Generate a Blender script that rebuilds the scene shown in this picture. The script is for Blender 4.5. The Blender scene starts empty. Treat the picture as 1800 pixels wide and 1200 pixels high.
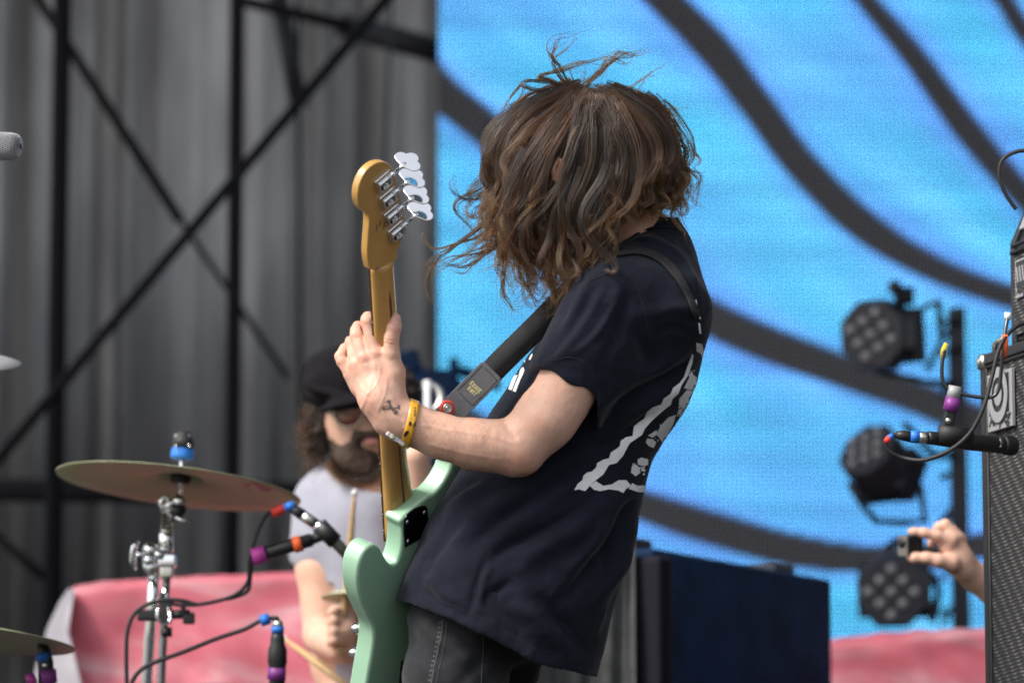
import bpy, bmesh, math, random
import numpy as np
from mathutils import Vector, Matrix, noise
from mathutils.bvhtree import BVHTree
from mathutils.geometry import delaunay_2d_cdt

random.seed(7); np.random.seed(7)
scene = bpy.context.scene
R = math.radians

# ------------------------------------------------------------------ camera
PITCH = R(8.0); CAMZ = 0.4; FOCAL = 6750.0; D0 = 7.2
cd = bpy.data.cameras.new('camera'); cam = bpy.data.objects.new('camera', cd)
scene.collection.objects.link(cam); scene.camera = cam
cam.location = (0, 0, CAMZ); cam.rotation_euler = (R(90) + PITCH, 0, 0)
cd.sensor_width = 36; cd.lens = 135; cd.clip_start = 0.1; cd.clip_end = 2000
cd.dof.use_dof = True; cd.dof.focus_distance = 7.08; cd.dof.aperture_fstop = 2.8
cd.dof.aperture_blades = 9

# ------------------------------------------------------------------ daylight
world = bpy.data.worlds.new('World'); scene.world = world; world.use_nodes = True
wn = world.node_tree.nodes; wl = world.node_tree.links
bg = wn['Background']; sky = wn.new('ShaderNodeTexSky'); sky.sky_type = 'NISHITA'
sky.sun_disc = False
SUN = Vector((-0.70, -0.42, 0.85)).normalized()
sky.sun_elevation = math.asin(SUN.z); sky.sun_rotation = math.atan2(SUN.x, SUN.y)
sky.air_density = 1.0; sky.dust_density = 3.0; sky.ozone_density = 1.0
hs_ = wn.new('ShaderNodeHueSaturation'); hs_.inputs['Saturation'].default_value = 0.35   # thin overcast
wl.new(sky.outputs[0], hs_.inputs['Color']); wl.new(hs_.outputs[0], bg.inputs['Color']); bg.inputs['Strength'].default_value = 0.105
sd = bpy.data.lights.new('sun', 'SUN'); sun = bpy.data.objects.new('sun', sd)
scene.collection.objects.link(sun); sd.energy = 1.5; sd.angle = R(16); sd.color = (1.0, 0.95, 0.88)
sun.rotation_euler = SUN.to_track_quat('Z', 'Y').to_euler(); sun.location = (-4, 2, 8)
scene.view_settings.view_transform = 'Standard'; scene.view_settings.look = 'None'
scene.view_settings.gamma = 1; scene.view_settings.exposure = 1.30
scene.view_settings.use_curve_mapping = False
scene.cycles.max_bounces = 8; scene.cycles.transparent_max_bounces = 12
scene.cycles.use_denoising = True; scene.cycles.denoiser = 'OPENIMAGEDENOISE'
scene.cycles.denoising_input_passes = 'RGB_ALBEDO_NORMAL'; scene.cycles.denoising_prefilter = 'NONE'
scene.cycles.use_adaptive_sampling = False; scene.cycles.sample_clamp_indirect = 3.0; scene.cycles.caustics_reflective = False; scene.cycles.caustics_refractive = False
scene.cycles.filter_width = 1.75
try: scene.cycles.sampling_pattern = 'BLUE_NOISE'
except Exception: pass

# ------------------------------------------------------------------ frames
cp, sp = math.cos(PITCH), math.sin(PITCH)
def Cf(px, py, dy=0.0, base=D0):
    d = base + dy
    return np.array([(px - 900) / FOCAL * d, d - D0, (600 - py) / FOCAL * d])
def toW(c):
    c = np.asarray(c, float); x, y, z = c[..., 0], c[..., 1] + D0, c[..., 2]
    return np.stack([x, y * cp - z * sp, CAMZ + y * sp + z * cp], -1)
def dirW(c):
    c = np.asarray(c, float)
    return np.stack([c[..., 0], c[..., 1] * cp - c[..., 2] * sp, c[..., 1] * sp + c[..., 2] * cp], -1)
def P(px, py, d):
    return toW(Cf(px, py, d - D0))
def proj(w):
    w = np.asarray(w, float); x = w[..., 0]; yy = w[..., 1]; zz = w[..., 2] - CAMZ
    d = yy * cp + zz * sp; u = -yy * sp + zz * cp
    return 900 + x / d * FOCAL, 600 - u / d * FOCAL

# ------------------------------------------------------------------ object helpers
COL = scene.collection
def tag(o, label=None, cat=None, group=None, kind=None):
    if label: o['label'] = label
    if cat: o['category'] = cat
    if group: o['group'] = group
    if kind: o['kind'] = kind
    return o
def empty(name, loc, label, cat, group=None):
    o = bpy.data.objects.new(name, None); COL.objects.link(o); o.location = Vector([float(v) for v in loc])
    o.empty_display_size = 0.05
    o['_rl'] = tuple(o.location); del o['_rl']
    ROOT[o.name] = Vector(o.location)
    return tag(o, label, cat, group)
ROOT = {}
def rootloc(parent):
    v = Vector((0, 0, 0))
    while parent is not None:
        v += Vector(parent.location); parent = parent.parent
    return v
def mk(name, verts, faces, mat, parent=None, smooth=True, loc=None):
    """verts in world space -> linked mesh object"""
    verts = np.asarray(verts, float)
    off = np.array(rootloc(parent)) if parent is not None else np.zeros(3)
    o_loc = np.zeros(3)
    if parent is None or loc is not None:
        o_loc = np.array(loc if loc is not None else [verts[:, 0].mean(), verts[:, 1].mean(), verts[:, 2].min()])
        o_loc = o_loc - (off if parent is not None else 0)
    v = verts - off - o_loc
    me = bpy.data.meshes.new(name)
    if isinstance(faces, np.ndarray):
        n, k = faces.shape
        me.vertices.add(len(v)); me.vertices.foreach_set('co', v.astype(np.float32).ravel())
        me.loops.add(n * k); me.loops.foreach_set('vertex_index', faces.astype(np.int32).ravel())
        me.polygons.add(n); me.polygons.foreach_set('loop_start', np.arange(0, n * k, k, dtype=np.int32))
        me.update(calc_edges=True); me.validate()
    else:
        me.from_pydata([tuple(x) for x in v], [], faces); me.update()
    if smooth:
        me.polygons.foreach_set('use_smooth', np.ones(len(me.polygons), bool))
    if mat is not None:
        me.materials.append(mat)
    o = bpy.data.objects.new(name, me); COL.objects.link(o)
    o.location = Vector([float(x) for x in o_loc])
    if parent is not None: o.parent = parent
    return o
def merge(parts):
    V, F, n = [], [], 0
    for v, f in parts:
        V.append(np.asarray(v, float)); F += [tuple(int(i) + n for i in q) for q in f]; n += len(v)
    return np.concatenate(V), F
def fixn(o):
    bm = bmesh.new(); bm.from_mesh(o.data); bmesh.ops.recalc_face_normals(bm, faces=bm.faces); bm.to_mesh(o.data); bm.free(); return o
def unit(v):
    v = np.asarray(v, float); return v / (np.linalg.norm(v) + 1e-12)

def catmull(pts, n, closed=False):
    pts = np.asarray(pts, float); m = len(pts)
    out = []
    segs = m if closed else m - 1
    for i in range(segs):
        if closed: p0, p1, p2, p3 = pts[(i-1) % m], pts[i], pts[(i+1) % m], pts[(i+2) % m]
        else: p0, p1, p2, p3 = pts[max(i-1, 0)], pts[i], pts[i+1], pts[min(i+2, m-1)]
        for k in range(n):
            t = k / n
            out.append(0.5 * ((2*p1) + (-p0+p2)*t + (2*p0-5*p1+4*p2-p3)*t*t + (-p0+3*p1-3*p2+p3)*t**3))
    if not closed: out.append(pts[-1])
    return np.array(out)
def tube(path, r, seg=10, caps=True, flat=1.0, ref=(0.1, 0.2, 1)):
    path = np.asarray(path, float); n = len(path)
    r = np.broadcast_to(np.asarray(r, float), (n,))
    tang = np.gradient(path, axis=0); tang /= np.linalg.norm(tang, axis=1)[:, None] + 1e-12
    ref = np.asarray(ref, float)
    u = np.cross(tang[0], ref)
    if np.linalg.norm(u) < 1e-3: u = np.cross(tang[0], [1, 0, 0.3])
    u = unit(u); V = []
    for i in range(n):
        u = unit(u - tang[i] * np.dot(u, tang[i])); w = np.cross(tang[i], u)
        for k in range(seg):
            a = 2 * math.pi * k / seg
            V.append(path[i] + r[i] * (math.cos(a) * u + flat * math.sin(a) * w))
    F = [(i*seg + k, i*seg + (k+1) % seg, (i+1)*seg + (k+1) % seg, (i+1)*seg + k) for i in range(n-1) for k in range(seg)]
    if caps:
        F.append(tuple(range(seg))[::-1]); F.append(tuple((n-1)*seg + k for k in range(seg)))
    return np.array(V), F
def cyl(a, b, ra, rb=None, seg=20):
    rb = ra if rb is None else rb
    a = np.asarray(a, float); b = np.asarray(b, float)
    return tube([a, b], [ra, rb], seg)
def lathe(origin, axis, prof, seg=32, refv=(0.3, 1, 0.2)):
    """prof = [(r, h)...]"""
    axis = unit(axis); u = unit(np.cross(axis, refv)); w = np.cross(axis, u); V = []; o = np.asarray(origin, float)
    for r, h in prof:
        for k in range(seg):
            a = 2*math.pi*k/seg; V.append(o + axis*h + max(r, 1e-5)*(math.cos(a)*u + math.sin(a)*w))
    n = len(prof)
    F = [(i*seg + k, i*seg + (k+1) % seg, (i+1)*seg + (k+1) % seg, (i+1)*seg + k) for i in range(n-1) for k in range(seg)]
    if prof[0][0] > 2e-5: F.append(tuple(range(seg))[::-1])
    if prof[-1][0] > 2e-5: F.append(tuple((n-1)*seg + k for k in range(seg)))
    return np.array(V), F
def boxo(c, ax, ay, az, sx, sy, sz):
    """oriented box, axes unit vectors, full sizes"""
    c = np.asarray(c, float); V = []
    for i in (-1, 1):
        for j in (-1, 1):
            for k in (-1, 1):
                V.append(c + np.asarray(ax)*i*sx/2 + np.asarray(ay)*j*sy/2 + np.asarray(az)*k*sz/2)
    F = [(0,1,3,2), (4,6,7,5), (0,4,5,1), (2,3,7,6), (0,2,6,4), (1,5,7,3)]
    return np.array(V), F
def sph(c, r, seg=16, ax=None):
    prof = [(r*math.sin(math.pi*i/10), -r*math.cos(math.pi*i/10)) for i in range(11)]
    return lathe(c, (0, 0, 1) if ax is None else ax, prof, seg)
def prism(poly, o, ux, uy, uz, t0, t1):
    """2-D outline extruded between t0 and t1 along uz"""
    o, ux, uy, uz = [np.asarray(q, float) for q in (o, ux, uy, uz)]
    n = len(poly); V = [o + ux*x + uy*y + uz*t for t in (t0, t1) for x, y in poly]
    F = [tuple(range(n))[::-1], tuple(range(n, 2*n))] + [(i, (i+1) % n, n + (i+1) % n, n + i) for i in range(n)]
    return np.array(V), F
def bevel(o, w, seg=3, ang=30):
    m = o.modifiers.new('bevel', 'BEVEL'); m.width = w; m.segments = seg; m.limit_method = 'ANGLE'; m.angle_limit = R(ang)
    m.harden_normals = False
    w2 = o.modifiers.new('wn', 'WEIGHTED_NORMAL'); w2.keep_sharp = False; w2.weight = 80
    return o
def ribbon(path, normals, width, thick):
    """flat strap along path; normals give the facing"""
    path = np.asarray(path, float); n = len(path); normals = np.asarray(normals, float)
    if normals.ndim == 1: normals = np.tile(normals, (n, 1))
    width = np.broadcast_to(np.asarray(width, float), (n,))
    tg = np.gradient(path, axis=0); V = []
    for i in range(n):
        t = unit(tg[i]); nn = unit(normals[i] - t*np.dot(normals[i], t)); s = np.cross(t, nn)
        for a, b in ((-1, -1), (1, -1), (1, 1), (-1, 1)):
            V.append(path[i] + s*a*width[i]/2 + nn*b*thick/2)
    F = [(i*4 + k, i*4 + (k+1) % 4, (i+1)*4 + (k+1) % 4, (i+1)*4 + k) for i in range(n-1) for k in range(4)]
    F += [(3, 2, 1, 0), ((n-1)*4, (n-1)*4+1, (n-1)*4+2, (n-1)*4+3)]
    return np.array(V), F

# ------------------------------------------------------------------ implicit bodies
class SDF:
    def __init__(s, lo, hi, h):
        s.lo = np.asarray(lo, float); s.h = h
        s.n = np.ceil((np.asarray(hi, float) - s.lo) / h).astype(int) + 1
        s.F = np.full(s.n, 1.0, np.float32)
        s.ax = [s.lo[i] + h*np.arange(s.n[i]) for i in range(3)]
    def sub(s, lo, hi):
        a = np.clip(np.floor((np.asarray(lo) - s.lo)/s.h).astype(int), 0, s.n)
        b = np.clip(np.ceil((np.asarray(hi) - s.lo)/s.h).astype(int) + 1, 0, s.n)
        sl = tuple(slice(a[i], b[i]) for i in range(3))
        X = s.ax[0][sl[0]][:, None, None]; Y = s.ax[1][sl[1]][None, :, None]; Z = s.ax[2][sl[2]][None, None, :]
        return sl, X, Y, Z
    def put(s, sl, d, k, op='u'):
        F = s.F[sl]
        if F.size == 0: return
        if op == 'u':
            if k <= 0: s.F[sl] = np.minimum(F, d)
            else:
                hh = np.clip(0.5 + 0.5*(F - d)/k, 0, 1); s.F[sl] = F*(1-hh) + d*hh - k*hh*(1-hh)
        else:
            if k <= 0: s.F[sl] = np.maximum(F, -d)
            else:
                hh = np.clip(0.5 - 0.5*(F + d)/k, 0, 1); s.F[sl] = F*(1-hh) - d*hh + k*hh*(1-hh)
    def cone(s, a, b, ra, rb, k=0.01, op='u'):
        a = np.asarray(a, float); b = np.asarray(b, float); m = max(ra, rb) + k + 3*s.h + 0.01
        sl, X, Y, Z = s.sub(np.minimum(a, b) - m, np.maximum(a, b) + m)
        ab = b - a; L = float(ab @ ab) + 1e-12
        px, py, pz = X - a[0], Y - a[1], Z - a[2]
        t = np.clip((px*ab[0] + py*ab[1] + pz*ab[2])/L, 0, 1)
        d = np.sqrt((px - t*ab[0])**2 + (py - t*ab[1])**2 + (pz - t*ab[2])**2) - (ra + t*(rb - ra))
        s.put(sl, d, k, op)
    def chain(s, pts, k=0.01):
        for (a, ra), (b, rb) in zip(pts[:-1], pts[1:]): s.cone(a, b, ra, rb, k)
    def ell(s, c, r, k=0.01, rot=None, op='u'):
        c = np.asarray(c, float); r = np.asarray(r, float); m = r.max() + k + 3*s.h + 0.01
        sl, X, Y, Z = s.sub(c - m, c + m); q = [X - c[0], Y - c[1], Z - c[2]]
        if rot is not None:
            rot = np.asarray(rot, float)
            q = [rot[i][0]*q[0] + rot[i][1]*q[1] + rot[i][2]*q[2] for i in range(3)]
        k0 = np.sqrt((q[0]/r[0])**2 + (q[1]/r[1])**2 + (q[2]/r[2])**2)
        k1 = np.sqrt((q[0]/r[0]**2)**2 + (q[1]/r[1]**2)**2 + (q[2]/r[2]**2)**2)
        s.put(sl, k0*(k0 - 1)/(k1 + 1e-9), k, op)
    def mesh(s):
        F = s.F.astype(np.float32); n = F.shape; S = F < 0
        c = np.zeros((n[0]-1, n[1]-1, n[2]-1), np.int8)
        for i in (0, 1):
            for j in (0, 1):
                for k in (0, 1):
                    c += S[i:n[0]-1+i, j:n[1]-1+j, k:n[2]-1+k]
        act = (c > 0) & (c < 8); idx = np.full(act.shape, -1, np.int64); cells = np.argwhere(act); idx[act] = np.arange(len(cells))
        acc = np.zeros((len(cells), 3)); cnt = np.zeros(len(cells))
        cor = {}
        for i in (0, 1):
            for j in (0, 1):
                for k in (0, 1):
                    cor[i, j, k] = F[cells[:, 0]+i, cells[:, 1]+j, cells[:, 2]+k]
        for a in range(3):
            for p in (0, 1):
                for q in (0, 1):
                    o1 = [0, 0, 0]; o2 = [0, 0, 0]; rest = [x for x in range(3) if x != a]
                    o1[rest[0]] = o2[rest[0]] = p; o1[rest[1]] = o2[rest[1]] = q; o2[a] = 1
                    f1 = cor[tuple(o1)]; f2 = cor[tuple(o2)]; m = (f1 < 0) != (f2 < 0)
                    t = np.where(m, f1/(f1 - f2 + 1e-20), 0)
                    pt = np.tile(np.array(o1, float), (len(cells), 1)); pt[:, a] = t
                    acc[m] += pt[m]; cnt[m] += 1
        V = s.lo + s.h*(cells + acc/cnt[:, None])
        Q = []
        for a in range(3):
            b, d = (a+1) % 3, (a+2) % 3
            sh1 = [slice(None)]*3; sh2 = [slice(None)]*3
            sh1[a] = slice(0, n[a]-1); sh2[a] = slice(1, n[a])
            m = S[tuple(sh1)] != S[tuple(sh2)]
            e = np.argwhere(m); ok = (e[:, b] > 0) & (e[:, d] > 0) & (e[:, b] < n[b]-1) & (e[:, d] < n[d]-1); e = e[ok]
            ins = S[tuple(e.T)]
            def g(db, dd):
                x = e.copy(); x[:, b] -= db; x[:, d] -= dd; return idx[tuple(x.T)]
            q = np.stack([g(1, 1), g(0, 1), g(0, 0), g(1, 0)], 1)
            q[~ins] = q[~ins][:, ::-1]
            Q.append(q)
        return V, np.concatenate(Q)
def vnormals(V, Q):
    n = np.zeros_like(V); fn = np.cross(V[Q[:, 2]] - V[Q[:, 0]], V[Q[:, 3]] - V[Q[:, 1]])
    for k in range(4): np.add.at(n, Q[:, k], fn)
    return n/(np.linalg.norm(n, axis=1)[:, None] + 1e-12)
def relax(V, Q, it=3, lam=0.5):
    for _ in range(it):
        s = np.zeros_like(V); c = np.zeros(len(V))
        for k in range(4):
            a, b = Q[:, k], Q[:, (k+1) % 4]
            np.add.at(s, a, V[b]); np.add.at(c, a, 1); np.add.at(s, b, V[a]); np.add.at(c, b, 1)
        V = V + lam*(s/c[:, None] - V)
    return V
def vnoise(V, sc, seed=0.0):
    sc = np.asarray(sc, float); W = V*sc + seed
    return np.array([noise.noise(Vector(w)) for w in W])
def interp(x, xs, ys): return np.interp(x, xs, ys)
def polydist(x, y, pts):
    """distance from (x,y) arrays to a 2-D polyline, and the signed side"""
    best = np.full(np.shape(x), 1e9); side = np.zeros(np.shape(x)); tt = np.zeros(np.shape(x)); n = len(pts) - 1
    for i in range(n):
        ax, ay = pts[i]; bx, by = pts[i+1]; dx, dy = bx-ax, by-ay; L = dx*dx + dy*dy
        t = np.clip(((x-ax)*dx + (y-ay)*dy)/L, 0, 1); qx = x-ax-t*dx; qy = y-ay-t*dy; d = np.hypot(qx, qy)
        m = d < best; best = np.where(m, d, best); side = np.where(m, np.sign(dx*qy - dy*qx), side); tt = np.where(m, (i+t)/n, tt)
    return best, side, tt

# ------------------------------------------------------------------ materials
def mat(name, color=(0.5, 0.5, 0.5), rough=0.5, metal=0.0, var=0.0, vscale=20, bump=0.0, bscale=200, coat=0.0, spec=0.5,
        sss=0.0, sheen=0.0, color2=None, anis=(1, 1, 1), rvar=0.0, trans=0.0):
    m = bpy.data.materials.new(name); m.use_nodes = True; nt = m.node_tree; N = nt.nodes; b = N['Principled BSDF']
    b.inputs['Base Color'].default_value = (*color, 1); b.inputs['Roughness'].default_value = rough
    b.inputs['Metallic'].default_value = metal; b.inputs['Coat Weight'].default_value = coat
    b.inputs['Coat Roughness'].default_value = 0.06
    b.inputs['Specular IOR Level'].default_value = spec
    if sheen: b.inputs['Sheen Weight'].default_value = sheen; b.inputs['Sheen Roughness'].default_value = 0.4
    if sss:
        b.inputs['Subsurface Weight'].default_value = sss; b.inputs['Subsurface Radius'].default_value = (1.0, 0.35, 0.18)
        b.inputs['Subsurface Scale'].default_value = 0.008
    if trans: b.inputs['Transmission Weight'].default_value = trans
    if var or bump or color2 or rvar:
        tc = N.new('ShaderNodeTexCoord'); mp = N.new('ShaderNodeMapping'); mp.inputs['Scale'].default_value = anis
        nt.links.new(tc.outputs['Object'], mp.inputs['Vector'])
    if var or color2 or rvar:
        t = N.new('ShaderNodeTexNoise'); t.inputs['Scale'].default_value = vscale; t.inputs['Detail'].default_value = 6
        t.inputs['Roughness'].default_value = 0.65
        nt.links.new(mp.outputs[0], t.inputs['Vector'])
        cr = N.new('ShaderNodeValToRGB'); cr.color_ramp.elements[0].position = 0.32; cr.color_ramp.elements[1].position = 0.68
        c2 = color2 if color2 else tuple(min(1, c*(1+var)) for c in color)
        c1 = color if color2 else tuple(c*(1-var) for c in color)
        cr.color_ramp.elements[0].color = (*c1, 1); cr.color_ramp.elements[1].color = (*c2, 1)
        nt.links.new(t.outputs['Fac'], cr.inputs[0]); nt.links.new(cr.outputs[0], b.inputs['Base Color'])
        if rvar:
            mr = N.new('ShaderNodeMapRange'); mr.inputs['To Min'].default_value = max(0, rough-rvar); mr.inputs['To Max'].default_value = min(1, rough+rvar)
            nt.links.new(t.outputs['Fac'], mr.inputs[0]); nt.links.new(mr.outputs[0], b.inputs['Roughness'])
    if bump:
        t2 = N.new('ShaderNodeTexNoise'); t2.inputs['Scale'].default_value = bscale; t2.inputs['Detail'].default_value = 4
        nt.links.new(mp.outputs[0], t2.inputs['Vector'])
        bp = N.new('ShaderNodeBump'); bp.inputs['Strength'].default_value = bump; bp.inputs['Distance'].default_value = 0.002
        nt.links.new(t2.outputs['Fac'], bp.inputs['Height']); nt.links.new(bp.outputs[0], b.inputs['Normal'])
    return m
M = {}
M['skin'] = mat('skin', (0.67, 0.41, 0.305), 0.48, var=0.09, vscale=28, bump=0.25, bscale=420, sss=0.25, spec=0.35)
def flush(m):
    nt = m.node_tree; N = nt.nodes; b = N['Principled BSDF']; src = b.inputs['Base Color'].links[0].from_socket
    at = N.new('ShaderNodeAttribute'); at.attribute_name = 'flush'; mx = N.new('ShaderNodeMix'); mx.data_type = 'RGBA'; mx.blend_type = 'MULTIPLY'
    nt.links.new(at.outputs['Fac'], mx.inputs[0]); nt.links.new(src, mx.inputs[6]); mx.inputs[7].default_value = (1.0, .66, .62, 1); nt.links.new(mx.outputs[2], b.inputs['Base Color'])
flush(M['skin'])
M['skin2'] = mat('skin_tanned', (0.68, 0.41, 0.30), 0.5, var=0.1, vscale=14, sss=0.2, spec=0.35)
M['nail'] = mat('nail', (0.60, 0.31, 0.24), 0.25, spec=0.5)
M['shirt'] = mat('navy_cotton', (0.0085, 0.0105, 0.019), 0.9, var=0.25, vscale=9, bump=0.35, bscale=900, sheen=0.12, spec=0.15)
M['print'] = mat('screen_print_white', (0.80, 0.80, 0.80), 0.7, var=0.08, vscale=60, bump=0.2, bscale=700)
M['seam'] = mat('seam_thread', (0.006, 0.007, 0.012), 0.9)
M['jeans'] = mat('black_denim', (0.020, 0.021, 0.024), 0.85, var=0.45, vscale=14, bump=0.5, bscale=1100, sheen=0.2, spec=0.2)
M['jeanworn'] = mat('worn_denim_thread', (0.050, 0.051, 0.055), 0.9, var=0.4, vscale=90)
M['mint'] = mat('mint_lacquer', (0.33, 0.545, 0.375), 0.28, coat=1.0, var=0.025, vscale=5, spec=0.5)
M['maple'] = mat('amber_maple', (0.53, 0.295, 0.085), 0.32, var=0.13, vscale=9, anis=(1, 1, 0.12), coat=0.35)
M['rosewood'] = mat('rosewood', (0.045, 0.018, 0.010), 0.45, var=0.4, vscale=60)
M['walnut'] = mat('walnut_stripe', (0.13, 0.05, 0.02), 0.4, var=0.2, vscale=60)
M['chrome'] = mat('chrome', (0.82, 0.83, 0.85), 0.09, 1.0, rvar=0.05, vscale=40)
M['nickel'] = mat('brushed_nickel', (0.60, 0.58, 0.53), 0.28, 1.0)
M['blackmetal'] = mat('black_metal', (0.012, 0.012, 0.014), 0.38, 0.0, var=0.2, vscale=60, spec=0.5)
M['blackplastic'] = mat('black_plastic', (0.012, 0.012, 0.013), 0.45, var=0.2, vscale=80, bump=0.1)
M['rubber'] = mat('black_rubber', (0.015, 0.015, 0.017), 0.6)
M['webbing'] = mat('black_webbing', (0.013, 0.013, 0.015), 0.85, bump=0.5, bscale=800)
M['leather'] = mat('grey_black_leather', (0.115, 0.118, 0.13), 0.55, var=0.15, vscale=70, bump=0.2, bscale=500)
M['red'] = mat('red_rubber', (0.70, 0.055, 0.035), 0.4)
M['yellowprint'] = mat('pale_yellow_print', (0.65, 0.60, 0.28), 0.6)
M['ink'] = mat('faded_tattoo_ink', (0.16, 0.11, 0.10), 0.6)
M['blackink'] = mat('black_print', (0.012, 0.010, 0.006), 0.4)
M['band'] = mat('yellow_wristband', (0.72, 0.36, 0.025), 0.3, var=0.15, vscale=80, coat=0.3)
M['whiteplastic'] = mat('white_plastic', (0.75, 0.76, 0.78), 0.35)
M['brass'] = mat('cymbal_bronze', (0.36, 0.38, 0.22), 0.5, 0.0, color2=(0.48, 0.50, 0.31), vscale=7, rvar=0.08)
M['bluetape'] = mat('blue_tape', (0.02, 0.17, 0.62), 0.5, var=0.1, vscale=60)
M['redtape'] = mat('red_tape', (0.75, 0.05, 0.03), 0.5, var=0.1, vscale=60)
M['orangetape'] = mat('orange_tape', (0.90, 0.14, 0.03), 0.5, var=0.1, vscale=60)
M['magentatape'] = mat('magenta_tape', (0.50, 0.05, 0.33), 0.45, var=0.1, vscale=60)
M['purpletape'] = mat('purple_tape', (0.22, 0.035, 0.24), 0.45, var=0.1, vscale=60)
M['yellowtape'] = mat('yellow_tape', (0.70, 0.52, 0.04), 0.5, var=0.15, vscale=60)
M['wood'] = mat('drumstick_hickory', (0.55, 0.36, 0.17), 0.5, var=0.15, vscale=60)
M['hicktip'] = mat('worn_white_tip', (0.75, 0.72, 0.66), 0.5)
M['greyshirt'] = mat('heather_grey_cotton', (0.33, 0.33, 0.39), 0.95, var=0.10, vscale=14, sheen=0.2)
M['cap'] = mat('charcoal_wool', (0.009, 0.008, 0.010), 0.95, var=0.3, vscale=30, spec=.15)
M['darkhair'] = mat('dark_hair_mass', (0.022, 0.013, 0.010), 0.8, var=0.4, vscale=90, bump=0.8, bscale=180)
M['scalp'] = mat('scalp_hair', (0.030, 0.020, 0.016), 0.8, var=0.4, vscale=60)
M['lens'] = mat('amber_sunglass_lens', (0.11, 0.018, 0.009), 0.08, spec=0.7, coat=0.6)
M['lips'] = mat('lips', (0.40, 0.15, 0.13), 0.45)
M['scaffold'] = mat('black_scaffold_tube', (0.011, 0.011, 0.013), 0.8, spec=0.15)
M['stage'] = mat('black_stage_deck', (0.03, 0.03, 0.032), 0.7, var=0.3, vscale=4)
M['ground'] = mat('trodden_ground', (0.12, 0.11, 0.09), 0.95, var=0.3, vscale=2)
M['navybox'] = mat('dark_navy_paint', (0.006, 0.028, 0.080), 0.7, var=0.5, vscale=6, bump=0.2, bscale=60, spec=0.15)
M['greyfab'] = mat('grey_cover_cloth', (0.055, 0.058, 0.058), 0.9, var=0.35, vscale=14)
M['lighthouse'] = mat('lamp_housing', (0.020, 0.022, 0.032), 0.6, var=0.15, vscale=30)
M['lampglass'] = mat('lamp_lens', (0.22, 0.22, 0.23), 0.18, spec=0.7, coat=0.6)
M['tolex'] = mat('black_vinyl', (0.014, 0.014, 0.016), 0.55, bump=0.5, bscale=500)
M['silver'] = mat('silver_panel', (0.36, 0.36, 0.37), 0.45, 0.3)
M['camblack'] = mat('camera_black', (0.014, 0.013, 0.012), 0.3, coat=0.3)
# ================================================================== SETTING
def plane_at(py_depth):  # vertical wall whose bottom-centre sits at camera depth d
    return py_depth
def ray_y(px, py, Y):
    """world point where the pixel's ray meets the vertical plane y = Y"""
    a = P(px, py, 10.0); c = np.array([0, 0, CAMZ]); return c + (a - c) * (Y / a[1])

def grid(nx, ny, fn):
    V = np.array([fn(i/nx, j/ny) for j in range(ny+1) for i in range(nx+1)], float)
    F = np.array([(j*(nx+1)+i, j*(nx+1)+i+1, (j+1)*(nx+1)+i+1, (j+1)*(nx+1)+i) for j in range(ny) for i in range(nx)])
    return V, F

# stage deck and ground
v, f = boxo((0, 14.5, -0.06), (1,0,0), (0,1,0), (0,0,1), 26, 23, 0.12)
tag(mk('stage_floor', v, f, M['stage'], smooth=False), kind='structure')
v, f = grid(1, 1, lambda u, w: (-400 + 800*u, -300 + 900*w, -1.5))
tag(mk('ground', v, f, M['ground'], smooth=False), kind='structure')

# unseen roof slab and black side panel, added outside the frame to shade the stage
v, f = boxo((0, 11.0, 7.2), (1,0,0), (0,1,0), (0,0,1), 22, 6.8, .3); tag(mk('unseen_shade_roof', v, f, M['scaffold'], smooth=False), kind='structure')
v, f = boxo((5.4, 10.5, 3.4), (1,0,0), (0,1,0), (0,0,1), .1, 9.0, 6.8); tag(mk('unseen_shade_panel', v, f, M['scaffold'], smooth=False), 'unseen black side panel added beyond the right edge of the frame to shade the stage', 'blocker')
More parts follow.
